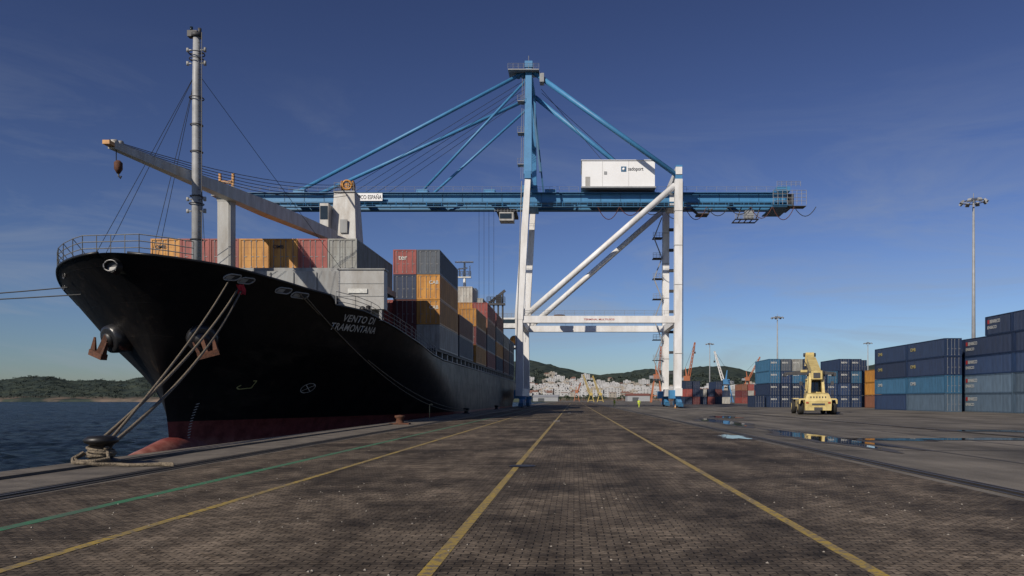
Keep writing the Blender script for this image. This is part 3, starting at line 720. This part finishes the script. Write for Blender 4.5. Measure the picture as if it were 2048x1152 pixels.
pb.box(px_-.5,px_+.5,py_-.1,py_+.1,18.55,18.75,orangeP); pb.tube((px_+.38,py_-.46,8.2),(px_+.38,py_-.46,17.2),.04,steelL,5)
pb.obj('boom_rest',ship)
kb=B(); kx,ky=CX+.4,86.0
whg=mat('deck_crane_grey',(0.50,0.50,0.48),.5,dark=(.33,.30,.26),stretch=(1,1,.3))
kb.lathe((kx,ky,0),[(1.5,6.5),(1.5,17.6),(1.75,18.0),(1.75,18.6)],steel,24)
kb.hexa([(kx-1.5,ky-1.6,18.6),(kx+1.5,ky-1.6,18.6),(kx+1.5,ky+1.6,18.6),(kx-1.5,ky+1.6,18.6)],[(kx-1.15,ky-1.1,25.2),(kx+1.15,ky-1.1,25.2),(kx+1.15,ky+1.1,25.2),(kx-1.15,ky+1.1,25.2)],whg)
kb.box(kx-1.2,kx+1.2,ky-1.25,ky+1.25,25.2,25.35,grey)
for s in(-.35,.35,.9): 
    kb.tube((kx+s-.06,ky-.6,26.0),(kx+s+.06,ky-.6,26.0),.62,orangeP,18)
kb.beam((kx-.5,ky-.6,25.3),(kx+1,ky-.6,26.2),.25,.3,orangeP); kb.rail([(kx-1.1,ky-1.2,25.35),(kx+1.1,ky-1.2,25.35)],grey,.9,.03,.5)
ring(kb,(kx+.35,ky-1.2,26.0),(0.1,-1,0),.5,.12,orangeP,18); disc(kb,(kx+.35,ky-1.18,26.0),(0.1,-1,0),.3,orangeP)
kb.box(kx-2.3,kx-1.35,ky-2.5,ky-1.0,20.8,23.6,whg); kb.box(kx-2.25,kx-1.4,ky-2.53,ky-2.5,21.8,23.3,glass); kb.box(kx-2.33,kx-2.3,ky-2.3,ky-1.2,21.8,23.3,glass)
kb.box(kx-.3,kx+.5,ky-1.66,ky-1.5,20.5,22,steel)
J0=Vector((CX,82.0,19.6)); J1=Vector((CX,42.8,16.3))
kb.beam(J0,J0.lerp(J1,.45),.95,1.15,whg,1.0,1.2); kb.beam(J0.lerp(J1,.45),J1,1.0,1.2,whg,.40,.40)
kb.beam(J0+Vector((-.9,3,0)),J0,.3,.5,whg); kb.beam(J0+Vector((.9,3,0)),J0,.3,.5,whg)
kb.tube(J1+Vector((-.15,.3,.15)),J1+Vector((.15,.3,.15)),.26,whg,14); kb.tube(J1+Vector((-.1,.9,.35)),J1+Vector((.1,.9,.35)),.2,steelL,12); kb.box(J1.x-.2,J1.x+.2,J1.y-.5,J1.y,16.2,16.42,orangeP)
top=Vector((kx,ky-1.2,26.0))
for k in range(5):
    a=top+Vector((-.5+.25*k,0,-.3*k)); b2=J1+Vector((-.12+.06*k,.4*k,.3)); mid=[a.lerp(b2,t/10)-Vector((0,0,(2.2+.35*k)*4*(t/10)*(1-t/10)*.35)) for t in range(11)]
    kb.path(mid,.026,cable,4)
hk=J1+Vector((.1,.3,0)); kb.tube(hk,hk+Vector((0,0,-.8)),.03,cable,4)
hk=hk+Vector((.12,0,-.8)); kb.path([hk,hk+Vector((0,0,-.12)),hk+Vector((0,0,-.5)),hk+Vector((0,0,-.75))],1,rust,12,[.1,.22,.22,.08]); 
kb.path([hk+Vector((.0,0,-.75)),hk+Vector((.02,0,-.9)),hk+Vector((.12,0,-1.02)),hk+Vector((.17,0,-.88))],.05,black,6)
kb.obj('deck_crane',ship)
sb=B(); sw=mat('superstructure_white',(0.66,0.66,0.64),.5)
sb.box(-34,-20,176,188,5.9,23.5,sw); sb.box(-34.5,-19.5,175.5,184,20.8,21.0,sw); sb.box(-33.8,-20.2,175.9,176,21.6,22.9,glass)
for f in range(5):
    for k in range(9): sb.box(-33.2+k*1.5,-32.6+k*1.5,175.92,176,8.2+f*2.7,9.0+f*2.7,glass)
sb.box(-20,-13.7,177,180,18.6,21.0,sw); sb.box(-20,-13.7,176.95,177,19.7,20.6,glass); sb.rail([(-20,177,21),(-13.7,177,21)],grey,1,.04,1)
sb.path([(-14.6,182,16.2),(-14.6,183,16.2),(-14.6,187,16.2),(-14.6,188,16.2)],1,orangeP,12,[.5,1.1,1.1,.5]); sb.box(-16,-13.8,181,188,14.2,14.6,sw)
sb.path([(CX,181,23.5),(CX,181,35)],1,sw,10,[.5,.22]); sb.box(CX-1.6,CX+1.6,180.5,181.5,31.0,31.3,sw); sb.box(CX-2.2,CX+2.2,180.4,180.8,34.6,34.9,sw); sb.rail([(CX-1.6,180.5,31.3),(CX+1.6,180.5,31.3)],sw,1.2,.07,.6)
sb.box(CX-1.1,CX+1.1,180.5,181.5,28.2,28.5,sw); sb.tube((CX+1.3,181,31.3),(CX+1.3,181,34),.12,sw,6); sb.tube((CX-1.2,181,31.3),(CX-1.2,181,33.4),.12,sw,6); sb.beam((CX-1.5,180.3,33),(CX+.8,180.3,33.3),.2,.3,sw)
sb.box(-30,-24,184,188,23.5,29,sw); sb.lathe((CX+1,180.5,25.2),[(0,0),(.7,.1),(.9,.7),(.7,1.4),(0,1.7)],dark,14)
for k in range(4): sb.tube((-17+k*.9,150.5,6),(-17+k*.9,150.5,21.5+.6*k),.18,dark,6)
sb.box(-17.4,-13.8,150,151,20.6,21.0,dark); sb.rail([(-17.4,150,21),(-13.8,150,21)],dark,1.2,.06,.6); sb.beam((-17,150.5,21),(-13.8,150.5,23.6),.4,.5,dark); sb.box(-15.6,-14.6,150,151,21,22.6,black)
sb.obj('superstructure',ship)
def hullmesh(name,polys2d,m,off=.03):
    bb=B()
    for poly in polys2d:
        bb.add([HP(u,v,off) for u,v in poly],[tuple(range(len(poly)))],m)
    return bb.obj(name,ship)
def strokes(lines,wd):
    out=[]
    for ln in lines:
        for (a,b_) in zip(ln,ln[1:]):
            ax_,az=a;bx,bz=b_; l=math.hypot(bx-ax_,bz-az); nx,nz_=-(bz-az)/l*wd/2,(bx-ax_)/l*wd/2; n=max(1,int(l/.25))
            for k in range(n):
                t0=k/n;t1=(k+1)/n
                p0=(ax_+(bx-ax_)*t0,az+(bz-az)*t0);p1=(ax_+(bx-ax_)*t1,az+(bz-az)*t1)
                out.append([(p0[0]-nx,p0[1]-nz_),(p1[0]-nx,p1[1]-nz_),(p1[0]+nx,p1[1]+nz_),(p0[0]+nx,p0[1]+nz_)])
    return out
circ=[(58.0+.62*math.cos(2*math.pi*k/28),2.65+.36*math.sin(2*math.pi*k/28)) for k in range(29)]
hullmesh('thruster_mark',strokes([circ,[(57.56,2.4),(58.44,2.9)],[(57.56,2.9),(58.44,2.4)]],.045),whiteP)
ybm=mat('hull_mark_yellow',(.42,.40,.16),.6)
hullmesh('bulb_mark',strokes([[(53.0,3.1),(53.25,3.1),(53.25,2.6),(52.4,2.5),(52.2,2.62),(52.4,2.78)]],.07),ybm)
dm=[]
for k in range(16):
    z=-1.4+k*.19; dm+=strokes([[(50.15,z),(50.35,z+.07)]],.05)
hullmesh('draught_marks',dm,whiteP,.04)
def hulltext(body,d0,width,z0,hgt,drop=0.0,sh=0.0):
    c=bpy.data.curves.new('t','FONT'); c.body=body; c.size=1; c.shear=sh; c.offset=.014; c.space_character=1.08
    o=bpy.data.objects.new('t',c); S.collection.objects.link(o); bpy.context.view_layer.update()
    dg=bpy.context.evaluated_depsgraph_get(); me=bpy.data.meshes.new_from_object(o.evaluated_get(dg)); bpy.data.objects.remove(o)
    xs=[v.co.x for v in me.vertices]; ys=[v.co.y for v in me.vertices]; x0,x1=min(xs),max(xs); y0,y1=min(ys),max(ys)
    for v in me.vertices:
        t=(v.co.x-x0)/(x1-x0); u=d0+t*width; z=z0+drop*t+(v.co.y-y0)/(y1-y0)*hgt
        v.co=HP(u-(z-z0)*.4,z,.035)
    me.materials.clear(); me.materials.append(whiteP)
    ob=bpy.data.objects.new('ship_name_lettering',me); S.collection.objects.link(ob); ob.parent=ship
hulltext('VENTO DI',55.5,3.5,7.58,.50,.08); hulltext('TRAMONTANA',55.0,4.9,6.92,.50,.08)

# ------------------------------------------------------------ containers
def cmat(n,col,dk=None): return mat('container_'+n,col,.5,dark=dk or tuple(c*.65 for c in col),scale=1.3,stretch=(1.5,1.5,.35),objrand=.25)
CC={'orange':cmat('orange',(0.52,0.245,0.04),(.30,.12,.02)),'red':cmat('red',(0.29,0.06,0.048),(.16,.035,.028)),'maroon':cmat('maroon',(0.14,0.03,0.03)),
'grey':cmat('grey',(0.30,0.31,0.29),(.18,.165,.14)),'navy':cmat('navy',(0.014,0.028,0.07)),'blue':cmat('blue',(0.035,0.12,0.22)),'white':cmat('white',(0.44,0.43,0.39),(.26,.23,.19)),
'green':cmat('green',(0.06,0.20,0.06)),'slate':cmat('slate',(0.10,0.12,0.15)),'brown':cmat('brown',(0.22,0.09,0.05)),'steelblue':cmat('steelblue',(0.07,0.11,0.16)),'dblue':cmat('dblue',(0.018,0.04,0.10))}
rodM=mat('lock_rod',(0.25,0.25,0.25),.5)
CM={}
def cmesh(Ln,col):
    if (Ln,col) in CM: return CM[(Ln,col)]
    m=CC[col]; bb=B(); W=2.41; H=2.56
    for x in(0,W-.14):
        for y in(0,Ln-.16): bb.box(x,x+.14,y,y+.16,.0,H,m)
    for x in(0,W-.1):
        bb.box(x,x+.1,.16,Ln-.16,0,.16,m); bb.box(x,x+.1,.16,Ln-.16,H-.1,H,m)
    for y in(0,Ln-.12):
        bb.box(.14,W-.14,y,y+.12,0,.15,m); bb.box(.14,W-.14,y,y+.12,H-.12,H,m)
    def corr(L0,L1,per,fn,z0,z1,dep=.055):
        xs=[];x=L0
        while x<L1-per:
            xs+= [(x,0),(x+per*.3,0),(x+per*.5,dep),(x+per*.8,dep)]; x+=per
        xs.append((L1,0)); vs=[]
        for a,o_ in xs: vs.append(fn(a,o_,z0)); vs.append(fn(a,o_,z1))
        bb.add(vs,[(2*i,2*i+2,2*i+3,2*i+1) for i in range(len(xs)-1)],m)
    corr(.16,Ln-.16,.29,lambda a,o_,z:(.02+o_,a,z),.16,H-.1)
    corr(.16,Ln-.16,.29,lambda a,o_,z:(W-.02-o_,a,z),.16,H-.1)
    corr(.14,W-.14,.27,lambda a,o_,z:(a,Ln-.02-o_,z),.15,H-.12)
    bb.box(.1,W-.1,.12,Ln-.12,H-.03,H-.01,m); bb.box(.1,W-.1,.12,Ln-.12,.02,.05,m)
    bb.box(.14,W/2-.01,.05,.09,.15,H-.12,m); bb.box(W/2+.01,W-.14,.05,.09,.15,H-.12,m)
    for k in range(4):
        x=.14+(W-.28)*((k+.5)/4)+(.05 if k in(1,) else -.05 if k==2 else 0)
        bb.tube((x,.035,.16),(x,.035,H-.13),.022,rodM,5); bb.box(x-.05,x+.05,.0,.05,.18,.26,rodM); bb.box(x-.05,x+.05,.0,.05,H-.24,H-.16,rodM); bb.box(x-.02,x+.22,.02,.045,1.05,1.1,rodM)
    for zz in(.75,1.3,1.85): 
        bb.box(.16,W/2-.03,.04,.05,zz,zz+.05,m); bb.box(W/2+.03,W-.16,.04,.05,zz,zz+.05,m)
    o=bb.obj('tmp'); me=o.data; bpy.data.objects.remove(o); CM[(Ln,col)]=me; return me
def cont(x,y,z,col,Ln=12.19,lab=None,flip=False):
    me=cmesh(Ln,col); o=bpy.data.objects.new('shipping_container',me); S.collection.objects.link(o); o.location=(x,y,z)
    return o
def label(o,body,x,z,size,m=whiteP,width=None):
    text(body,'container_lettering',size,m,(x,-.008,z),RF,o,width)
bay=['orange','red','red','orange','orange','red','grey']
for i,c in enumerate(bay):
    o=cont(-35.0+i*2.44,62,12.5,c)
    if i==2: label(o,'CNI',.75,1.6,.6)
    if i in(0,4): label(o,'OMB',.35,1.75,.42,bl)
def stack(x,y,z,cols,Ln=12.19,flip=False):
    r=[]
    for k,c in enumerate(cols): r.append(cont(x,y,z+k*2.6,c,Ln,None,flip))
    return r
r=stack(-16.36,78,6.98,['white','orange','orange','slate']); label(r[1],'CAB',1.3,1.6,.5,whiteP); label(r[2],'CAB',1.3,1.6,.5,whiteP)
r=stack(-18.81,78,6.98,['maroon','maroon','navy','red']); label(r[3],'ter',.55,1.5,.75)
for x in(-38.9,-36.45): stack(x,78,6.98,['brown','navy','red','grey'])
for x in(-33.9,-31.4,-21.3): stack(x,78.2,6.98,['navy','red'])
pal=['orange','red','navy','maroon','grey','brown','orange','slate','blue','white']
def bayfill(y,tops,outer,Ln=12.19):
    for i in range(10):
        x=-16.36-i*2.45
        if 4<i<8: continue
        t=tops[min(i,len(tops)-1)]
        cols=outer if i==0 else [random.choice(pal) for _ in range(t)]
        stack(x,y,6.98,cols[:t] if i else cols,Ln)
bayfill(91.5,[2,2],['slate','brown'])
bayfill(107,[3,3,3],['orange','maroon','orange'])
bayfill(121,[4,4,4],['red','slate','brown','red'])
bayfill(135,[4,5,4],['navy','orange','slate','maroon'])
stack(-16.36-2.45*2,135,6.98+2.6*4,['green'])
stack(-16.36-2.45*1,121,6.98+2.6*4,['white'],6.06)
bayfill(149,[3,3,4],['maroon','brown','grey'])
bayfill(162.5,[3,3,3],['navy','slate','navy'])
rl=mat('red_lettering',(.4,.03,.03),.5)
def lab_side(o,Ln,body='BENRECO'):
    yb=11.4 if Ln>7 else 5.5
    text('■','container_lettering',.7,rl,(-.008,yb,1.55),RL,o,.45)
    text(body,'container_lettering',.62,whiteP,(-.008,yb-.6,1.6),RL,o,2.4)
    text('ENSICO','container_lettering',.55,whiteP,(-.008,yb,.85),RL,o,2.2)
gold=mat('gold_lettering',(.5,.42,.15),.5)
for y in(105.4,117.75):
    for k,c in enumerate(['steelblue','blue','navy','dblue']):
        if y>110 and k==0: c='dblue'
        o=cont(52.1,y,k*2.6,c,12.19)
        if k>0: text('OMB','container_lettering',.7,gold if k>1 else whiteP,(-.008,10.8,1.3),RL,o,1.8)
for k,c in enumerate(['navy','dblue','navy','navy']): cont(54.6,108.6,k*2.6,c); cont(57.1,108.6,k*2.6,c); cont(54.6,121,k*2.6,'navy')
for k,c in enumerate(['steelblue','steelblue','dblue','navy']):
    for i in range(3):
        o=cont(56.1+i*2.46,96.0,k*2.6,c)
        if i==0: lab_side(o,12)
        cont(56.1+i*2.46,83.6,k*2.6,c)
for i in range(3):
    o=cont(56.1+i*2.46,96.3,10.4,'navy',6.06); cont(56.1+i*2.46,90.2,10.4,'navy',6.06)
    if i==0: lab_side(o,6)
x=41.6
for i,h in enumerate([4,4,4,4,3,3,4,4]):
    cols=[random.choice(['navy','navy','dblue','navy','dblue','blue']) for _ in range(h)]
    if i==2: cols[-1]='grey'
    if i==1: cols[-1]='slate'
    r=stack(x,160+(i%3)*.4,0,cols,12.19)
    for o in r: label(o,'BEN',.4,1.6,.5,whiteP,1.2)
    x+=2.5
stack(38.9,162,0,['navy'],6.06)
for x,y,cs in((60.9,151,['brown','orange','orange']),(63.4,151,['orange','brown','orange']),(62,165,['navy']*4)): stack(x,y,0,cs,6.06)
for x,y,cs in((37,250,['navy','red','navy']),(39.6,250,['maroon','navy','navy']),(42.2,252,['navy','white']),(45,252,['red','navy']),(48,255,['navy','maroon','navy']),
   (67,300,['red','maroon','brown']),(69.6,300,['red','white','red']),(72.2,300,['navy','red']),(75,300,['maroon','red','navy']),(52,300,['navy']),(58,290,['white','navy'])): stack(x,y,0,cs)

# ------------------------------------------------------------ reach stacker
rb=B(); ry=mat('machine_yellow',(0.60,0.48,0.20),.45,dark=(.40,.30,.11),scale=1.2); tyre=mat('tyre_rubber',(0.02,0.02,0.02),.85,bump=.3)
def wheel(x,y,r,w_):
    rb.path([(x-w_/2,y,r),(x-w_/2+.06,y,r),(x+w_/2-.06,y,r),(x+w_/2,y,r)],1,tyre,24,[r*.86,r,r,r*.86])
    rb.path([(x-w_/2-.02,y,r),(x+w_/2+.02,y,r)],1,ry,16,[r*.5,r*.5])
for x in(-1.82,1.82): wheel(x,.75,.82,.62)
for x in(-2.1,-1.4,1.4,2.1): wheel(x,7.2,.88,.55)
rb.box(-1.2,1.2,.6,8.2,.75,1.5,ry)
rb.hexa([(-1.42,-.75,.5),(1.42,-.75,.5),(1.42,.4,.5),(-1.42,.4,.5)],[(-1.46,-.8,1.55),(1.46,-.8,1.55),(1.46,.4,1.55),(-1.46,.4,1.55)],ry)
rb.hexa([(-2.1,-.45,1.72),(2.1,-.45,1.72),(2.1,1.9,1.72),(-2.1,1.9,1.72)],[(-2.0,-.35,1.86),(2.0,-.35,1.86),(2.0,1.9,1.86),(-2.0,1.9,1.86)],ry)
for s in(-1,1): rb.hexa([(s*2.05-.06,-.5,1.25),(s*2.05+.06,-.5,1.25),(s*2.05+.06,-.38,1.25),(s*2.05-.06,-.38,1.25)],[(s*2.0-.12,-.5,1.72),(s*2.0+.12,-.5,1.72),(s*2.0+.12,-.3,1.72),(s*2.0-.12,-.3,1.72)],ry)
rb.hexa([(-1.46,-.8,1.56),(1.46,-.8,1.56),(1.46,.4,1.56),(-1.46,.4,1.56)],[(-1.2,-.45,2.35),(1.2,-.45,2.35),(1.2,.4,2.5),(-1.2,.4,2.5)],ry)
rb.box(-1.2,1.2,.41,3.6,1.87,2.45,ry)
tl=mat('tail_lamp',(.4,.03,.02),.3)
for s in(-1,1):
    rb.box(s*1.9-.35,s*1.9+.35,6.0,8.4,1.82,1.92,ry)
    rb.box(s*1.2-.14,s*1.2+.14,-.84,-.8,1.3,1.45,tl); rb.box(s*1.5-.5,s*1.5+.5,2.6,5.8,.9,1.65,ry)
    rb.beam((s*.8,1.6,2.3),(s*.66,1.9,4.8),.30,1.1,ry,.28,.8)
    rb.tube((s*.55,4.6,1.5),(s*.45,5.6,4.9),.16,ry,10); rb.tube((s*.55,5.4,4.2),(s*.45,6.1,5.3),.10,rodM,10)
    rb.beam((s*1.0,1.2,2.5),(s*1.7,1.2,3.6),.07,.07,dark); rb.box(s*1.75-.18,s*1.75+.18,1.15,1.2,3.4,3.85,dark)
    rb.rail([(s*1.75,.0,1.86),(s*1.75,1.8,1.86)],dark,.9,.025,.8,2)
rb.box(-.7,.7,-.83,-.8,1.1,1.3,dark); rb.box(-.45,.45,-.82,-.76,.55,.85,dark)
for k in range(6): rb.box(-.86+.32*k,-.74+.32*k,-.66,-.58,1.9,2.1,dark)
rb.hexa([(-.95,3.0,2.5),(.95,3.0,2.5),(.95,4.8,2.5),(-.95,4.8,2.5)],[(-.82,3.1,4.05),(.82,3.1,4.05),(.82,4.7,4.05),(-.82,4.7,4.05)],glass)
for sx in(-1,1):
    for (ya,yb) in((2.98,3.08),(4.82,4.72)): rb.beam((sx*.96,ya,2.4),(sx*.83,yb,4.08),.12,.12,ry)
rb.box(-.95,.95,2.98,4.85,4.04,4.22,ry); rb.box(-1.0,1.0,2.95,4.9,2.46,2.66,ry); rb.beam((0,2.98,2.6),(0,3.07,4.1),.06,.06,dark)
rb.beam((0,1.3,4.55),(0,7.4,6.5),1.05,1.05,ry); rb.beam((0,7.0,6.4),(0,9.4,7.15),.8,.85,ry)
rb.tube((-1.0,1.9,4.75),(1.0,1.9,4.75),.28,dark,12); rb.box(-.62,.62,.85,1.4,4.1,5.1,ry); rb.box(-.38,.38,.78,.85,4.25,4.85,dark)
rb.hexa([(-.6,9.0,6.0),(.6,9.0,6.0),(.6,10.0,6.0),(-.6,10.0,6.0)],[(-.5,9.0,7.7),(.5,9.0,7.7),(.5,9.7,7.5),(-.5,9.7,7.5)],ry)
rb.tube((-.75,9.4,7.4),(.75,9.4,7.4),.25,dark,10); rb.tube((0,9.6,6.1),(0,9.6,5.3),.5,dark,14); rb.box(-.3,.3,8.95,9.0,6.6,7.2,dark)
rb.box(-3.0,3.0,9.2,9.5,4.9,5.2,dark); rb.box(-3.0,3.0,10.1,10.4,4.9,5.2,dark); rb.box(-1.1,1.1,9.1,10.5,5.2,5.5,ry)
for s in(-1,1): rb.box(s*3.0-.15,s*3.0+.15,8.6,11.0,4.7,5.1,dark); rb.beam((s*.9,9.6,5.3),(s*2.9,9.6,5.05),.3,.3,dark)
for s in(-1,1): rb.tube((s*.66,2.2,4.6),(s*.66,8.6,6.6),.05,dark,6)
rb.obj('reach_stacker',loc=(28.0,86.2,0),rot=(0,0,math.radians(-12)))

def lamp(x,y,h,R):
    bb=B(); bb.path([(0,0,0),(0,0,h*.5),(0,0,h-.6)],1,grey,12,[.34*R,.24*R,.14*R])
    bb.box(-.5*R,.5*R,-.5*R,.5*R,0,.35,CON); ring(bb,(0,0,h-.9),(0,.001,1),1.5*R,.07,dark,20); ring(bb,(0,0,h-.55),(0,.001,1),.8*R,.06,dark,16)
    for k in range(8):
        a=2*math.pi*k/8; c_,s_=math.cos(a),math.sin(a)
        bb.tube((0,0,h-.6),(c_*1.5*R,s_*1.5*R,h-.9),.05,grey,5); bb.beam((c_*1.55*R,s_*1.55*R,h-.75),(c_*1.95*R,s_*1.95*R,h-1.15),.55*R,.28,grey)
    bb.tube((0,0,h-.6),(0,0,h+.4),.05,grey,5); return bb.obj('floodlight_mast',loc=(x,y,0))
lamp(60.2,113,32.4,1.0)
lamp(67.8,250,29.8,1.1); lamp(67,370,29.8,1.1); lamp(145,370,30.2,1.1); lamp(84,300,18,.7)

def bollard(x,y,k=1.0):
    bb=B(); bb.lathe((0,0,0),[(.0,0),(.42*k,0),(.42*k,.05*k),(.27*k,.10*k),(.22*k,.32*k),(.27*k,.45*k),(.38*k,.50*k),(.40*k,.58*k),(.30*k,.66*k),(0,.68*k)],black,26); bb.box(-.45*k,.45*k,-.45*k,.45*k,-.002,.03,black)
    return bb.obj('mooring_bollard',loc=(x,y,.07))
BX=-12.98
bollard(BX,20.6,1.08)
bollard(-12.9,90); bollard(-12.9,125)
rope=mat('mooring_rope',(0.24,0.195,0.135),.9,dark=(.09,.07,.05),scale=14,bump=.8,bscale=30)
def sag(a,b_,s,n=24): a=Vector(a);b_=Vector(b_); return [a.lerp(b_,t/n)-Vector((0,0,4*s*(t/n)*(1-t/n))) for t in range(n+1)]
F1=HP(47.3,8.85,.2); F0=HP(46.6,9.2,.15); F3=HP(50.6,9.0,.15)
rp=B()
rp.path(sag(F1,(BX-.25,20.5,.42),.55),.055,rope,8); rp.path(sag(F1+Vector((.15,.1,-.1)),(BX+.25,20.4,.45),.8),.055,rope,8); rp.path(sag(F0,(BX-.1,20.9,.48),.35),.045,rope,8)
rnd=random.Random(3)
for k in range(4):
    ring(rp,(BX+rnd.uniform(-.03,.03),20.6+rnd.uniform(-.03,.03),.24+.06*k),(rnd.uniform(-.25,.25),rnd.uniform(-.25,.25),1),.30+rnd.uniform(-.02,.03),.04,rope,22)
tail=[(BX-.3,20.3,.35),(BX-.42,20.05,.2),(BX-.25,19.8,.13),(BX+.1,19.7,.12),(BX+.4,19.8,.08),(BX+.8,20.0,.06),(BX+1.2,19.85,.055),(BX+1.6,19.9,.055),(BX+2.0,20.0,.055),(BX+2.35,19.9,.055),(BX+2.2,20.15,.055),(BX+1.8,20.2,.055)]
rp.path(tail,.045,rope,7)
tail=[(BX+.3,20.4,.35),(BX+.45,20.2,.2),(BX+.2,19.95,.14),(BX-.2,19.9,.14),(BX-.45,20.15,.2),(BX-.4,20.5,.3)]
rp.path(tail,.05,rope,7)
rp.obj('mooring_ropes')
rp=B(); rp.path(sag(F3,(-12.9,90,.5),1.9,30),.045,rope,7); rp.path(sag(HP(51.2,8.85,.15),(-12.9,90,.4),2.3,30),.04,rope,7); ring(rp,(-12.9,90,.4),(0,0.01,1),.32,.05,rope); rp.obj('mooring_ropes')
rp=B(); rp.path(sag(HP(48.2,9.0,.05,-1),(-95,52,9.6),1.4,20),.04,cable,6); rp.path(sag(HP(47.2,8.4,.05,-1),(-95,47,8.3),1.0,20),.04,cable,6); rp.obj('mooring_ropes')
dp=B(); dp.box(-99,-93,43,56,4.5,8.0,CON)
for x in(-98,-94):
    for y in(44.5,54.5): dp.tube((x,y,-6),(x,y,4.5),.5,CON,12)
dp.lathe((-95,52,8.0),[(.4,0),(.25,.3),(.25,1.1),(.45,1.4),(0,1.6)],black,16); dp.lathe((-95,47,8.0),[(.4,0),(.25,.2),(.25,.5),(.45,.6),(0,.8)],black,16); dp.obj('mooring_dolphin')
q=B(); q.path([(0,0,0),(0,0,1.0),(.02,0,1.2),(.15,0,1.3),(.28,0,1.22)],.035,mat('bracket_yellow',(.45,.38,.2),.6),8); q.box(-.15,.15,-.15,.15,0,.04,black); q.obj('quay_ladder_handrail',loc=(-12.9,67,.07))
bs=B(); bs.lathe((0,0,0),[(.36,0),(.3,.1),(.24,.4),(.36,.5),(.36,.62),(0,.66)],rust,18); bs.box(-.7,.7,-.35,.35,0,.10,rust); bs.obj('mooring_bollard',loc=(-12.3,53,.01))

# ------------------------------------------------------------ workers
def worker(x,y,rotz,stride):
    root=empty('worker',(x,y,0)); root.rotation_euler=(0,0,rotz)
    V=[];E=[];R=[]
    def v(p,r): V.append(p);R.append(r);return len(V)-1
    def e(a,b_): E.append((a,b_))
    pel=v((0,0,.95),.15); wst=v((0,0,1.12),.135); ch=v((0,0,1.34),.17); nk=v((0,0,1.50),.062); hd=v((0,-.01,1.60),.088); tp=v((0,0,1.70),.092)
    e(pel,wst);e(wst,ch);e(ch,nk);e(nk,hd);e(hd,tp)
    for s in(-1,1):
        st=stride*s
        hip=v((s*.10,0,.88),.105); kn=v((s*.11,-st*.6-.03,.49),.072); an=v((s*.11,-st,.09),.05); to=v((s*.12,-st-.17,.04),.04); e(pel,hip);e(hip,kn);e(kn,an);e(an,to)
        sh_=v((s*.20,0,1.42),.072); el=v((s*.28,st*.4+.04,1.14),.052); wr=v((s*.27,st*.7-.12,.92),.032); pm=v((s*.265,st*.8-.16,.84),.036); e(ch,sh_);e(sh_,el);e(el,wr);e(wr,pm)
        for k in range(4):
            l=[.055,.065,.06,.048][k]; f1=v((s*.265,st*.8-.19+.022*k,.80),.010); f2=v((s*.255,st*.8-.195+.022*k,.80-l*.6),.009); f3=v((s*.24,st*.8-.19+.022*k,.80-l),.008); e(pm,f1);e(f1,f2);e(f2,f3)
        t1=v((s*.25,st*.8-.205,.85),.011); t2=v((s*.24,st*.8-.225,.81),.009); e(pm,t1);e(t1,t2)
    me=bpy.data.meshes.new('body'); me.from_pydata(V,E,[]); o=bpy.data.objects.new('body',me); S.collection.objects.link(o); o.parent=root
    md=o.modifiers.new('skin','SKIN'); sb_=o.modifiers.new('sub','SUBSURF'); sb_.levels=1; sb_.render_levels=1
    for i,sv in enumerate(me.skin_vertices[0].data): sv.radius=(R[i],R[i]); sv.use_root=(i==0)
    m,N,L,b=gmat('worker_clothes'); oo=N.new('ShaderNodeTexCoord').outputs['Object']; sp=N.new('ShaderNodeSeparateXYZ'); L.new(oo,sp.inputs[0])
    r=N.new('ShaderNodeValToRGB'); r.color_ramp.interpolation='CONSTANT'; E_=r.color_ramp.elements
    E_[0].position=0; E_[0].color=(.02,.02,.02,1); E_[1].position=.05; E_[1].color=(.45,.55,.04,1)
    dv=N.new('ShaderNodeMath'); dv.operation='DIVIDE'; dv.inputs[1].default_value=2; L.new(sp.outputs['Z'],dv.inputs[0]); L.new(dv.outputs[0],r.inputs[0])
    for p,c in((.17,(.6,.6,.6,1)),(.19,(.45,.55,.04,1)),(.43,(.5,.6,.04,1)),(.56,(.6,.6,.6,1)),(.585,(.5,.62,.04,1)),(.745,(.40,.24,.17,1))):
        x_=E_.new(p); x_.color=c
    L.new(r.outputs[0],b.inputs['Base Color']); b.inputs['Roughness'].default_value=.8; me.materials.append(m)
    hb_=B(); skin=mat('skin',(.40,.24,.17),.6); hel=mat('helmet',(.7,.7,.68),.4)
    hb_.lathe((0,0,1.66),[(.13,0),(.115,.005),(.11,.06),(.08,.11),(.03,.135),(0,.14)],hel,16); hb_.box(-.012,.012,-.125,-.09,1.60,1.635,skin)
    for s in(-1,1): hb_.box(s*.035-.012,s*.035+.012,-.105,-.095,1.64,1.652,black); hb_.box(s*.095-.01,s*.095+.01,-.01,.02,1.60,1.65,skin)
    hb_.box(-.025,.025,-.103,-.09,1.575,1.583,rust); hb_.obj('head_details',root)
worker(13.0,150,2.6,.22); worker(9.6,178,.4,.15)
for x,y in((20.0,148),):
    cb_=B(); cb_.lathe((0,0,0),[(.17,.03),(.12,.3),(.05,.72),(0,.74)],orangeP,14); cb_.box(-.22,.22,-.22,.22,0,.03,orangeP); cb_.lathe((0,0,0),[(.139,.28),(.104,.45)],whiteP,14); cb_.obj('traffic_cone',loc=(x,y,.01))
